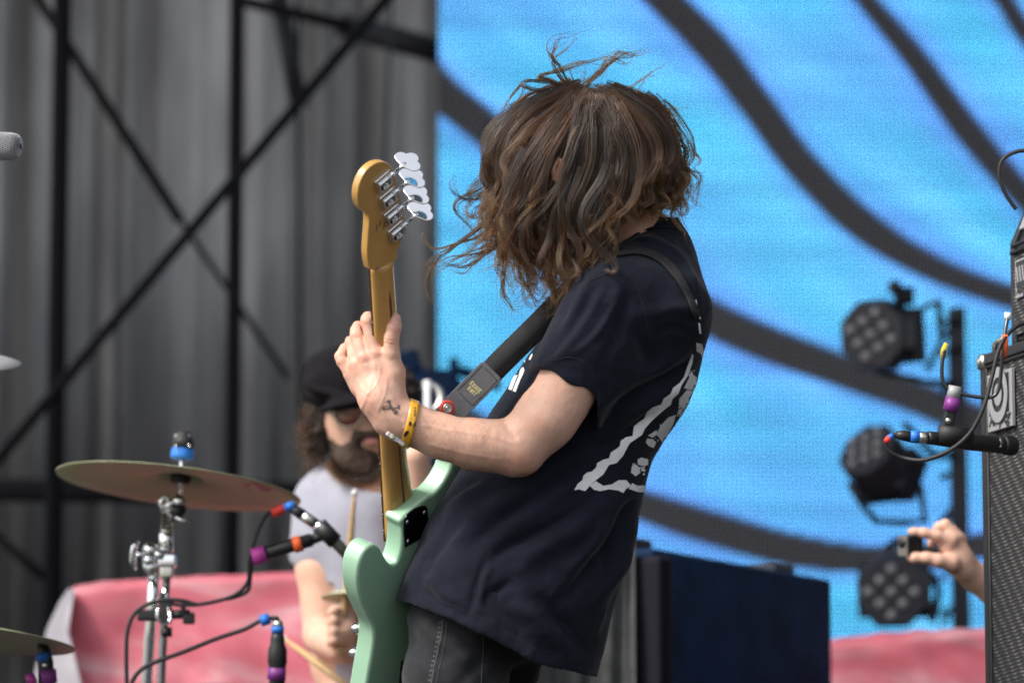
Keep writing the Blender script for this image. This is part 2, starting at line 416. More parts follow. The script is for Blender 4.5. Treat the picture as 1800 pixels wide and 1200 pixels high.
# ---- scrim curtain
def scrim_mat():
    m = bpy.data.materials.new('black_scrim'); m.use_nodes = True; nt = m.node_tree; N = nt.nodes
    out = N['Material Output']; N.remove(N['Principled BSDF'])
    df = N.new('ShaderNodeBsdfDiffuse'); tl = N.new('ShaderNodeBsdfTranslucent'); tr = N.new('ShaderNodeBsdfTransparent')
    df.inputs['Color'].default_value = (0.040, 0.039, 0.040, 1); tl.inputs['Color'].default_value = (0.55, 0.53, 0.51, 1)
    m1 = N.new('ShaderNodeMixShader'); m1.inputs[0].default_value = 0.6
    tc = N.new('ShaderNodeTexCoord'); mp = N.new('ShaderNodeMapping'); mp.inputs['Scale'].default_value = (3.0, 3.0, .7); ns = N.new('ShaderNodeTexNoise'); ns.inputs['Scale'].default_value = 1.6; ns.inputs['Detail'].default_value = 5
    cr = N.new('ShaderNodeValToRGB'); cr.color_ramp.elements[0].position = .3; cr.color_ramp.elements[0].color = (.38, .37, .36, 1); cr.color_ramp.elements[1].position = .7; cr.color_ramp.elements[1].color = (.82, .80, .78, 1)
    nt.links.new(tc.outputs['Object'], mp.inputs[0]); nt.links.new(mp.outputs[0], ns.inputs['Vector']); nt.links.new(ns.outputs['Fac'], cr.inputs[0]); nt.links.new(cr.outputs[0], tl.inputs['Color'])
    nt.links.new(df.outputs[0], m1.inputs[1]); nt.links.new(tl.outputs[0], m1.inputs[2])
    m2 = N.new('ShaderNodeMixShader')
    lw = N.new('ShaderNodeLayerWeight'); lw.inputs[0].default_value = 0.5
    mr = N.new('ShaderNodeMapRange'); mr.inputs['From Min'].default_value = 0.0; mr.inputs['From Max'].default_value = 0.8
    mr.inputs['To Min'].default_value = 1.0; mr.inputs['To Max'].default_value = 1.0
    nt.links.new(lw.outputs['Facing'], mr.inputs[0]); nt.links.new(mr.outputs[0], m2.inputs[0])
    nt.links.new(tr.outputs[0], m2.inputs[1]); nt.links.new(m1.outputs[0], m2.inputs[2])
    nt.links.new(m2.outputs[0], out.inputs['Surface']); return m
SCRIM = scrim_mat()
def curtain(x0, x1, Y, name, label, seed, amp=0.075, z1=5.2):
    rnd = random.Random(seed)
    fr = [(rnd.uniform(5, 12), rnd.uniform(0, 6.3), rnd.uniform(.5, 1)) for _ in range(3)] + [(rnd.uniform(20, 55), rnd.uniform(0, 6.3), rnd.uniform(.3, .6)) for _ in range(5)]
    def fn(u, w):
        x = x0 + (x1-x0)*u; z = 0.02 + z1*w
        d = sum(a*math.sin(k*x + p + 0.25*math.sin(1.1*z + p)) for k, p, a in fr)
        return (x, Y + amp*d*(1.0 - 0.15*w), z)
    v, f = grid(520, 12, fn)
    return tag(mk(name, v, f, SCRIM, loc=(0.5*(x0+x1), Y, 0)), label, 'curtain', 'black stage curtains')
CY = 15.2
xa = ray_y(-260, 600, CY)[0]; xb = ray_y(205, 600, CY)[0]; xc = ray_y(800, 600, CY)[0]
curtain(xa, xb, CY, 'stage_curtain', 'dark grey mesh curtain hanging in narrow folds at the far left edge of the stage', 3)
curtain(xb - .03, xc, CY + .05, 'stage_curtain', 'wide dark grey mesh curtain hanging behind the drummer beside the blue screen', 11, 0.072)
# hidden dark panel added to block skylight behind the lower half of the curtains
def skylight_blocker():
    Y = CY + 0.9
    pts = [(-400, 560), (60, 540), (150, 470), (240, 430), (330, 480), (400, 560), (480, 600), (560, 520), (640, 430), (720, 400), (860, 380)]
    xs = [ray_y(a, 600, Y)[0] for a, b in pts]; zs = [ray_y(600, b, Y)[2] for a, b in pts]
    outl = [(xs[0], 0)] + list(zip(xs, zs)) + [(xs[-1], 0)]
    v, f = prism(outl[::-1], (0, Y, 0), (1, 0, 0), (0, 0, 1), (0, 1, 0), 0, 0.08)
    tag(mk('hidden_skylight_blocker', v, f, mat('black_blocker', (0.012, 0.012, 0.014), 0.95), smooth=False), 'hidden black panel added behind the lower half of the mesh curtains to block skylight', 'blocker')
skylight_blocker()

# ---- scaffold in front of the curtain
def bar(name, a, b, da, db, rad, label, cat='pipe', group=None, ext=0.0, m='scaffold'):
    A, B = P(*a, da), P(*b, db)
    A, B = A + (A-B)*ext, B + (B-A)*ext
    v, f = cyl(A, B, rad, seg=12); o = mk(name, v, f, M[m], loc=A)
    return tag(o, label, cat, group)
def vbar(name, px, py, d, rad, label, z1=6.0, lean=0.0):
    a = P(px, py, d); v, f = cyl((a[0], a[1], 0.0), (a[0] + lean, a[1], z1), rad, seg=12)
    return tag(mk(name, v, f, M['scaffold'], loc=(a[0], a[1], 0)), label, 'scaffold post')
vbar('scaffold_post', 100, 600, 13.6, 0.033, 'thick black vertical scaffold post left of the large cymbal')
vbar('scaffold_post', 411, 600, 13.6, 0.027, 'black vertical scaffold post crossed by the long diagonal tube')
bar('diagonal_brace', (668, 12), (-10, 815), 13.2, 13.2, 0.020, 'long black diagonal tube rising from lower left to the top of the curtain', 'scaffold tube', ext=.25)
bar('diagonal_brace', (62, -10), (312, 380), 14.3, 14.3, 0.020, 'dark diagonal tube falling from the top left post to the crossing', 'scaffold tube', ext=.02)
bar('diagonal_brace', (318, 388), (490, 640), 14.5, 14.5, 0.012, 'thin faint diagonal tube below the crossing in front of the curtain', 'scaffold tube', ext=.1)
bar('diagonal_brace', (425, 2), (620, 48), 14.3, 14.3, 0.022, 'black tube sloping down along the top of the curtain', 'scaffold tube')
bar('cross_beam', (600, 44), (830, 106), 14.75, 14.75, 0.050, 'thick dark beam running into the top left edge of the blue screen', 'beam', ext=.02, m='lighthouse')
bar('cross_beam', (-60, 860), (560, 868), 14.4, 14.4, 0.045, 'dark horizontal rail low across the curtain behind the cymbal', 'beam', ext=.3)
bar('diagonal_brace', (490, 0), (525, 180), 14.5, 14.5, 0.036, 'broad faint dark tube at the top right of the middle post', 'scaffold tube', ext=.05, m='lighthouse')
bar('diagonal_brace', (525, 175), (528, 620), 14.6, 14.6, 0.009, 'faint upright tube behind the drummer and the curtain folds', 'scaffold tube', ext=.4)
bar('diagonal_brace', (-20, 930), (85, 1020), 14.4, 14.4, 0.018, 'short faint diagonal tube at the lower left corner', 'scaffold tube')
bar('hanging_cable', (688, -10), (676, 300), 14.2, 14.2, 0.009, 'thin pale grey cable hanging in front of the curtain left of the screen', 'cable', ext=.4, m='greyfab')

# ---- LED screen
def led_mat():
    m = bpy.data.materials.new('led_screen_picture'); m.use_nodes = True; nt = m.node_tree; N = nt.nodes; L = nt.links
    b = N['Principled BSDF']; b.inputs['Base Color'].default_value = (0.02, 0.02, 0.023, 1); b.inputs['Roughness'].default_value = 0.6
    at = N.new('ShaderNodeAttribute'); at.attribute_name = 'picture'
    uv = N.new('ShaderNodeTexCoord'); sc = N.new('ShaderNodeVectorMath'); sc.operation = 'SCALE'; sc.inputs['Scale'].default_value = 1/PITCH_LED
    fr = N.new('ShaderNodeVectorMath'); fr.operation = 'FRACTION'; sb = N.new('ShaderNodeVectorMath'); sb.operation = 'SUBTRACT'; sb.inputs[1].default_value = (.5, .5, .5)
    sx = N.new('ShaderNodeSeparateXYZ'); cb = N.new('ShaderNodeCombineXYZ'); ln = N.new('ShaderNodeVectorMath'); ln.operation = 'LENGTH'
    L.new(uv.outputs['Object'], sc.inputs[0]); L.new(sc.outputs[0], fr.inputs[0]); L.new(fr.outputs[0], sb.inputs[0]); L.new(sb.outputs[0], sx.inputs[0])
    L.new(sx.outputs['X'], cb.inputs['X']); L.new(sx.outputs['Z'], cb.inputs['Y']); L.new(cb.outputs[0], ln.inputs[0])
    mr = N.new('ShaderNodeMapRange'); mr.inputs['From Min'].default_value = 0.18; mr.inputs['From Max'].default_value = 0.30
    mr.inputs['To Min'].default_value = 1.98; mr.inputs['To Max'].default_value = 0.16
    L.new(ln.outputs['Value'], mr.inputs[0])
    m2 = N.new('ShaderNodeMapRange'); m2.inputs['From Min'].default_value = 0.18; m2.inputs['From Max'].default_value = 0.32; L.new(ln.outputs['Value'], m2.inputs[0])
    cm = N.new('ShaderNodeMix'); cm.data_type = 'RGBA'; cm.inputs[6].default_value = (.20, .20, .215, 1); cm.inputs[7].default_value = (.012, .012, .013, 1)   # pale lamp beads in a black louvre
    L.new(m2.outputs[0], cm.inputs[0]); L.new(cm.outputs[2], b.inputs['Base Color'])
    L.new(at.outputs['Color'], b.inputs['Emission Color']); L.new(mr.outputs[0], b.inputs['Emission Strength'])
    return m
PITCH_LED = 0.0157; LY = 14.0
bandsP = [([(740, 120), (778, 165), (860, 232), (1000, 372), (1110, 470), (1240, 553), (1330, 596), (1480, 652), (1600, 694), (1740, 752), (1850, 800)], [66, 66, 64, 60, 62, 64, 66, 60, 60, 62, 62]),
          ([(1120, -50), (1168, 0), (1250, 82), (1330, 185), (1400, 280), (1500, 382), (1600, 450), (1700, 496), (1850, 545)], [60, 60, 64, 60, 60, 60, 52, 44, 44]),
          ([(1490, -40), (1522, 0), (1600, 92), (1650, 160), (1700, 228), (1760, 300), (1850, 400)], [36, 36, 44, 48, 50, 48, 46]),
          ([(1740, -30), (1765, 0), (1800, 55), (1850, 120)], [34, 34, 36, 36]),
          ([(820, 740), (900, 790), (1020, 850), (1130, 888), (1200, 912), (1300, 942), (1400, 968), (1530, 982), (1640, 975), (1760, 950), (1850, 920)], [50, 52, 54, 56, 60, 62, 60, 46, 46, 46, 46])]
def build_screen():
    x0 = ray_y(771, 600, LY)[0]; x1 = ray_y(1980, 600, LY)[0]; z0 = ray_y(900, 1190, LY)[2]; z1 = ray_y(900, -130, LY)[2]
    nx = int((x1-x0)/PITCH_LED); nz = int((z1-z0)/PITCH_LED)
    xs = x0 + PITCH_LED*np.arange(nx+1); zs = z0 + PITCH_LED*np.arange(nz+1)
    X, Z = np.meshgrid(xs, zs); V = np.stack([X.ravel(), np.full(X.size, LY), Z.ravel()], 1)
    i = np.arange(nx)[None, :]; j = np.arange(nz)[:, None]; a = (j*(nx+1) + i).ravel()
    F = np.stack([a, a+1, a+nx+2, a+nx+1], 1)
    root = empty('led_screen', (0.5*(x0+x1), LY, 0), 'tall video wall showing blue ripples crossed by curved dark grey stripes', 'video screen')
    px, py = proj(V)
    mask = np.zeros(len(V)); near = np.full(len(V), 1e9); along = np.zeros(len(V))
    for pts, w in bandsP:
        c = catmull(pts, 6); ww = np.interp(np.linspace(0, 1, len(c)), np.linspace(0, 1, len(w)), w)
        d, s, t = polydist(px, py, c); hw = np.interp(t, np.linspace(0, 1, len(c)), ww)/2
        mask = np.maximum(mask, np.clip((hw - d)/5 + .5, 0, 1))
        dd = d - hw; m = dd < near; near = np.where(m, dd, near); along = np.where(m, t*3 + s*0.3, along)
    nz1 = vnoise(np.stack([px*0.0022 + py*.0012, py*0.0055 - px*.004, px*0], 1), (1, 1, 1), 3.1)
    nz2 = vnoise(np.stack([px*0.004 + py*.003, py*0.012 - px*.009, px*0], 1), (1, 1, 1), 9.4)
    nz3 = vnoise(np.stack([px*0.002, py*0.035, px*0], 1), (1, 1, 1), 20)
    blue = np.array([0.085, 0.37, 0.83]); cyan = np.array([0.055, 0.43, 0.74]); viol = np.array([0.105, 0.27, 0.90]); pale = np.array([0.13, 0.50, 0.90])
    tt = np.clip(.45 + 1.5*nz1 + .35*nz2, 0, 1)[:, None]; c = blue*(1-tt) + cyan*tt
    p = np.clip(nz2*1.3 + .1, 0, 1)[:, None]*.6; c = c*(1-p) + pale*p
    e = (np.clip(1 - near/42, 0, 1)**1.2)[:, None]*.55; c = c*(1-e) + viol*e
    c *= (1 + .22*nz3 + .12*nz2)[:, None]
    dark = np.array([0.006, 0.006, 0.008]); c = c*(1-mask[:, None]) + dark*mask[:, None]
    o = mk('display_surface', V, F, led_mat(), root, smooth=False)
    at = o.data.color_attributes.new('picture', 'FLOAT_COLOR', 'POINT')
    at.data.foreach_set('color', np.concatenate([c, np.ones((len(c), 1))], 1).astype(np.float32).ravel())
    v, f = boxo((0.5*(x0+x1), LY + .06, .5*(z0+z1)), (1,0,0), (0,1,0), (0,0,1), x1-x0 + .01, 0.10, z1-z0 + .01)
    mk('cabinet_frame', v, f, M['blackmetal'], root, smooth=False)
    for k in (0.02, .5, .98):
        v, f = boxo((x0 + (x1-x0)*k, LY + .15, z0/2), (1,0,0), (0,1,0), (0,0,1), .06, .06, z0); mk('leg', v, f, M['scaffold'], root, smooth=False)
build_screen()

# ---- lamps on their truss
ZUP = np.array([0, 0, 1.0])
def lens_lamp(px, py, d, rad_px, aim, spin, label, yoke=None, side=1):
    k = d/FOCAL; r = rad_px*k; c = P(px, py, d); aim = unit(aim)
    u = unit(np.cross(ZUP, aim)); w = np.cross(aim, u)
    root = empty('stage_lamp', c, label, 'stage light', 'LED stage lamps on the right truss')
    n = 8
    def ringpts(rr, h): return [c + aim*h + rr*(math.cos(2*math.pi*(i+.5)/n)*u + math.sin(2*math.pi*(i+.5)/n)*w) for i in range(n)]
    secs = [(r*.95, .0), (r, -.015), (r*1.0, -.10), (r*.86, -.15), (r*.55, -.19)]
    V = []; F = []
    for rr, h in secs: V += ringpts(rr, h)
    F = [(i*n+q, i*n+(q+1) % n, (i+1)*n+(q+1) % n, (i+1)*n+q) for i in range(len(secs)-1) for q in range(n)] + [tuple(range(n))[::-1], tuple((len(secs)-1)*n+q for q in range(n))]
    o = bevel(fixn(mk('housing', V, F, M['lighthouse'], root, smooth=False)), .006, 2)
    # heat-sink fins at the back
    for q in range(5):
        v, f = boxo(c - aim*(.11 + .018*q), u, w, aim, r*1.9, r*1.45, .005); mk('fin', v, f, M['lighthouse'], root, smooth=False)
    s = r*.42; cs, sn = math.cos(spin), math.sin(spin)
    for a in (-1, 0, 1):
        for b in (-1, 0, 1):
            x = (a*cs - b*sn)*s; y = (a*sn + b*cs)*s
            v, f = lathe(c + u*x + w*y + aim*.002, aim, [(r*.15, -.004), (r*.15, .004), (r*.11, .011), (r*.05, .014), (0, .015)], 16)
            mk('lens', v, f, M['lampglass'], root)
    return root, c, aim, u, w, r
TX, TYD = 1683, 12.7
tp = P(TX, 700, TYD)
tr_root = empty('lighting_stand', (tp[0], tp[1], 0), 'dark upright lighting truss carrying three stage lamps at the right of the screen', 'lighting truss')
top_z = P(TX, 540, TYD)[2]
v, f = boxo((tp[0], tp[1], top_z/2), (1,0,0), (0,1,0), (0,0,1), .055, .055, top_z); mk('upright', v, f, M['lighthouse'], tr_root, smooth=False)
for py in (560, 612, 672, 745, 830, 905, 985, 1070):
    a = P(1692, py, TYD); b = P(1655, py + 8, TYD - .05); v, f = cyl(a, b, .010, seg=8); mk('rung', v, f, M['lighthouse'], tr_root)
for py in (540, 640, 860, 960, 1040):
    a = P(1690, py, TYD); b = P(1655, py + 60, TYD + .1); v, f = cyl(a, b, .007, seg=8); mk('brace', v, f, M['lighthouse'], tr_root)
v, f = boxo((tp[0], tp[1], .01), (1,0,0), (0,1,0), (0,0,1), .5, .5, .02); mk('base_plate', v, f, M['lighthouse'], tr_root, smooth=False)
def dW(x, y, z): return dirW(unit((x, y, z)))
L1 = lens_lamp(1532, 588, 12.2, 66, dW(-.42, -.86, .05), R(30), 'upper stage lamp with nine lenses, level and facing out beside the amplifier')
L2 = lens_lamp(1522, 788, 12.1, 60, dW(-.52, -.50, .56), R(20), 'middle stage lamp tilted upwards in its yoke below the black microphone')
L3 = lens_lamp(1568, 1040, 12.2, 68, dW(-.16, -.97, .02), R(44), 'lowest stage lamp with nine pale lenses under the hand holding a camera')
def arms(L, pts_list, rad):
    for pts in pts_list:
        v, f = tube([P(*p) for p in pts], rad, 8); mk('yoke', v, f, M['lighthouse'], L[0])
arms(L1, [[(1568, 500, 12.2), (1575, 515, 12.25), (1600, 560, 12.3), (1610, 600, 12.35)], [(1540, 655, 12.2), (1580, 660, 12.3), (1640, 672, 12.6), (1680, 672, 12.7)],
          [(1625, 540, 12.3), (1650, 530, 12.5), (1655, 600, 12.5), (1630, 650, 12.4)]], .010)
arms(L2, [[(1492, 850, 12.1), (1515, 885, 12.1), (1540, 916, 12.15), (1590, 918, 12.2), (1626, 915, 12.25), (1618, 860, 12.3), (1600, 790, 12.3)]], .011)
arms(L2, [[(1590, 745, 12.3), (1620, 775, 12.4), (1640, 800, 12.5), (1690, 800, 12.7)]], .012)
arms(L3, [[(1560, 962, 12.2), (1575, 950, 12.3), (1600, 960, 12.4), (1660, 985, 12.6)], [(1640, 1010, 12.4), (1650, 1040, 12.5), (1640, 1090, 12.4)]], .013)
v, f = merge([sph(P(1573, 505, 12.2), .025), boxo(P(1590, 520, 12.25), (1,0,0), (0,1,0), (0,0,1), .06, .05, .05)]); mk('clamp', v, f, M['lighthouse'], L1[0])

# ---- translucent red sheets over the risers
def sheet_mat():
    m = mat('red_plastic_sheet', (0.62, 0.075, 0.10), 0.42, coat=.25, spec=.5)
    nt = m.node_tree; N = nt.nodes; b = N['Principled BSDF']
    tc = N.new('ShaderNodeTexCoord'); mp = N.new('ShaderNodeMapping'); mp.inputs['Scale'].default_value = (2.2, 2.0, 9.0); mp.inputs['Rotation'].default_value = (0, R(32), 0)
    t = N.new('ShaderNodeTexNoise'); t.inputs['Scale'].default_value = 1.5; t.inputs['Detail'].default_value = 5; t.inputs['Distortion'].default_value = .8
    cr = N.new('ShaderNodeValToRGB'); e = cr.color_ramp.elements
    e[0].position = .42; e[0].color = (0.72, 0.155, 0.205, 1); e[1].position = .80; e[1].color = (0.78, 0.48, 0.50, 1)
    e2 = e.new(.55); e2.color = (0.72, 0.20, 0.245, 1)
    nt.links.new(tc.outputs['Object'], mp.inputs[0]); nt.links.new(mp.outputs[0], t.inputs['Vector']); nt.links.new(t.outputs['Fac'], cr.inputs[0]); nt.links.new(cr.outputs[0], b.inputs['Base Color'])
    return m
SHEET = sheet_mat()
def red_sheet(pts, d, depth, label, seed, left_grey=False):
    """pts: top front edge in px; the sheet hangs to the deck and runs back over the case"""
    c = catmull(pts, 22); T = np.array([P(a, b + 3*noise.noise(Vector((a*.03, seed, 0))), d) for a, b in c]); n = len(T); rows = 60; V = []
    for i in range(n):
        u = i/(n-1)
        for j in range(rows):
            if j < 4:
                q = T[i].copy(); q[1] += depth*(3-j)/3; q[2] += .01 - .02*(3-j)/3
            else:
                w = (j-3)/(rows-4); q = T[i].copy(); q[2] = T[i][2]*(1-w)
                q[1] += -.05*w - .016*abs(noise.noise(Vector((T[i][0]*2.2 + w*3.0, w*2.2 - T[i][0]*1.5, seed + 9)))) - .009*abs(noise.noise(Vector((T[i][0]*6 - w*3.0, w*5 + T[i][0]*2, seed + 19)))) + .03*noise.noise(Vector((T[i][0]*3 + w*2.2, w*3.5 + seed, seed))) + .018*noise.noise(Vector((T[i][0]*9 - w*7, w*9, seed + 5)))
            V.append(q)
    F = [(i*rows+j, (i+1)*rows+j, (i+1)*rows+j+1, i*rows+j+1) for i in range(n-1) for j in range(rows-1)]
    root = empty('covered_riser', (T[:, 0].mean(), T[0][1], 0), label, 'covered riser')
    o = mk('cover_sheet', V, F, SHEET, root); s = o.modifiers.new('sub', 'SUBSURF'); s.levels = s.render_levels = 1
    # the riser itself
    x0, x1 = T[:, 0].min() + .06, T[:, 0].max() - .02; z = T[:, 2].min() - .06
    v, f = boxo(((x0+x1)/2, T[0][1] + .1 + depth/2, z/2), (1,0,0), (0,1,0), (0,0,1), x1-x0, depth*.9, z); mk('case', v, f, M['blackplastic'], root, smooth=False)
    return root, T
rr, T = red_sheet([(108, 1060), (128, 1030), (200, 1020), (330, 1012), (530, 1004), (760, 1000), (900, 1000)], 10.3, .9, 'red plastic sheet with pale creases draped over a riser behind the drummer', 3)
# grey translucent side flap at the left corner
fp = [P(120, 1034, 10.3), P(104, 1058, 10.3), P(84, 1100, 10.28), P(66, 1160, 10.25), P(48, 1230, 10.2), P(38, 1300, 10.2)]
fq = [P(132, 1036, 10.26), P(125, 1070, 10.2), P(120, 1110, 10.18), P(135, 1170, 10.15), P(150, 1230, 10.1), P(150, 1300, 10.1)]
V = []; 
for a, b in zip(fp, fq): V += [a, a*.5 + b*.5 + np.array([0, -.03, 0]), b]
F = [(i*3+j, i*3+j+1, i*3+j+4, i*3+j+3) for i in range(5) for j in range(2)]
mk('side_flap', V, F, mat('milky_plastic', (0.30, 0.28, 0.31), .4, trans=0.0), rr)
red_sheet([(1380, 1138), (1463, 1124), (1560, 1112), (1640, 1107), (1722, 1104), (1900, 1100)], 10.8, .8, 'red and white plastic sheet over a riser in the lower right below the lamps', 12)

# ---- navy speaker box
def navy_box():
    A = P(1112, 958, 9.4); B = P(1462, 1018, 10.3); A2 = P(1150, 962, 9.35)
    top = (A[2] + B[2])/2
    ex = unit([B[0]-A2[0], B[1]-A2[1], 0]); ey = np.array([-ex[1], ex[0], 0]); Lx = math.hypot(B[0]-A2[0], B[1]-A2[1])
    root = empty('speaker_box', (A2[0] + ex[0]*Lx/2, A2[1] + ex[1]*Lx/2, 0), 'large dark navy speaker box standing behind the musician with a grey cover at its side', 'speaker cabinet')
    zt = .5*(P(1150, 962, 9.35)[2] + B[2])
    # front face, slightly tapered in height like the photo
    za, zb = A2[2], B[2]
    base = np.array([A2[0], A2[1], 0]); w = ex*Lx; dp = ey*.45
    V = [base, base+w, base+w+dp, base+dp, base+ZUP*za, base+w+ZUP*zb, base+w+dp+ZUP*zb, base+dp+ZUP*za]
    F = [(0,1,5,4), (1,2,6,5), (2,3,7,6), (3,0,4,7), (4,5,6,7), (3,2,1,0)]
    bevel(mk('cabinet', V, F, M['navybox'], root, smooth=False), .012, 3)
    for fx, zz in ((.045, .30), (.83, .34)):
        c = base + w*fx - ey*.004; v, f = boxo(c + ZUP*(za*.36), ex, ey, ZUP, .028, .012, za*.62); bevel(mk('slot', v, f, M['rubber'], root, smooth=False), .004, 2)
    for fx in (.03, .83):
        zz = za + (zb-za)*fx
        c = base + w*(fx + .03) + dp*.25 + ZUP*(zz + .008); v, f = boxo(c, ex, ey, ZUP, .13, .09, .045); bevel(mk('corner_block', v, f, M['lighthouse'], root, smooth=False), .006, 2)
    # left strut
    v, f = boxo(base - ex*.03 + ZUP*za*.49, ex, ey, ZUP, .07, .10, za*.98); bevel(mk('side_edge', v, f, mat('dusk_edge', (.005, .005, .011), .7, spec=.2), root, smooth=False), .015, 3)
    # grey draped cover left of it
    c0 = P(1082, 1000, 9.6); c1 = P(1118, 980, 9.6); V = []
    n = 24
    for i in range(n+1):
        u = i/n; b = P(925, 1000, 9.5)*(1-u) + P(1116, 985, 9.28)*u
        for j in range(12):
            z = (b[2] + .06)*(1 - j/11); V.append([b[0], b[1] + .025*math.sin(u*22 + j*.3) + .01*j/11, z])
    F = [(i*12+j, (i+1)*12+j, (i+1)*12+j+1, i*12+j+1) for i in range(n) for j in range(11)]
    tag(mk('cover_cloth', V, F, M['greyfab'], loc=(c0[0], c0[1], 0)), 'dull grey cloth hanging beside the navy speaker box behind the musician', 'cloth')
navy_box()

# ---- dark moving light / hardware seen left of the strap
def backgear():
    root = empty('folded_lamp_rig', P(765, 760, 11.5), 'dark blue blurred lamp rig in front of the lower left corner of the screen', 'lamp rig')
    for (x, y, sx, sy, r) in ((742, 672, 120, 40, 0), (752, 700, 130, 48, 8), (798, 648, 17, 34, 0), (720, 640, 40, 40, 15), (842, 664, 80, 12, -22), (735, 760, 90, 120, 0)):
        k = 11.5/FOCAL; a = R(r); ex = np.array([math.cos(a), 0, math.sin(a)]); ez = np.array([-math.sin(a), 0, math.cos(a)])
        v, f = boxo(P(x, y, 11.5), ex, (0, 1, 0), ez, sx*k, .12, sy*k); bevel(mk('lamp_body', v, f, M['navybox'], root, smooth=False), .012, 3)
    a = P(760, 800, 11.5); v, f = cyl((a[0], a[1], 0), a, .03); mk('pole', v, f, M['scaffold'], root)
backgear()
def ring_stand():
    d = 9.6; root = empty('percussion_stand', (P(750, 700, d)[0], P(750, 700, d)[1], 0), 'pale metal post topped with a round hoop just right of the raised wrist', 'percussion stand')
    a = P(751, 668, d); b = P(749, 860, d); v, f = cyl(a, (a[0]-.003, a[1], 0), .0085, seg=12); mk('post', v, f, M['whiteplastic'], root)
    c = P(750, 700, d); pts = [c + .036*np.array([math.cos(t), .2*math.sin(t), math.sin(t)]) for t in np.linspace(0, 2*math.pi, 33)]
    v, f = tube(pts, .010, 10, caps=False); mk('hoop', v, f, M['nickel'], root)
    v, f = sph(P(772, 725, d), .016); mk('knob', v, f, M['nickel'], root)
    v, f = cyl(P(772, 725, d), P(750, 716, d), .006); mk('stub', v, f, M['nickel'], root)
ring_stand()
# ================================================================== MUSICIAN
def px2m(v): return v / 937.5
mus = empty('person', [P(880, 1100, 7.2)[0], P(880, 1100, 7.2)[1], 0], 'long-haired bass player in navy t-shirt and black jeans, hair flying over the face', 'person')

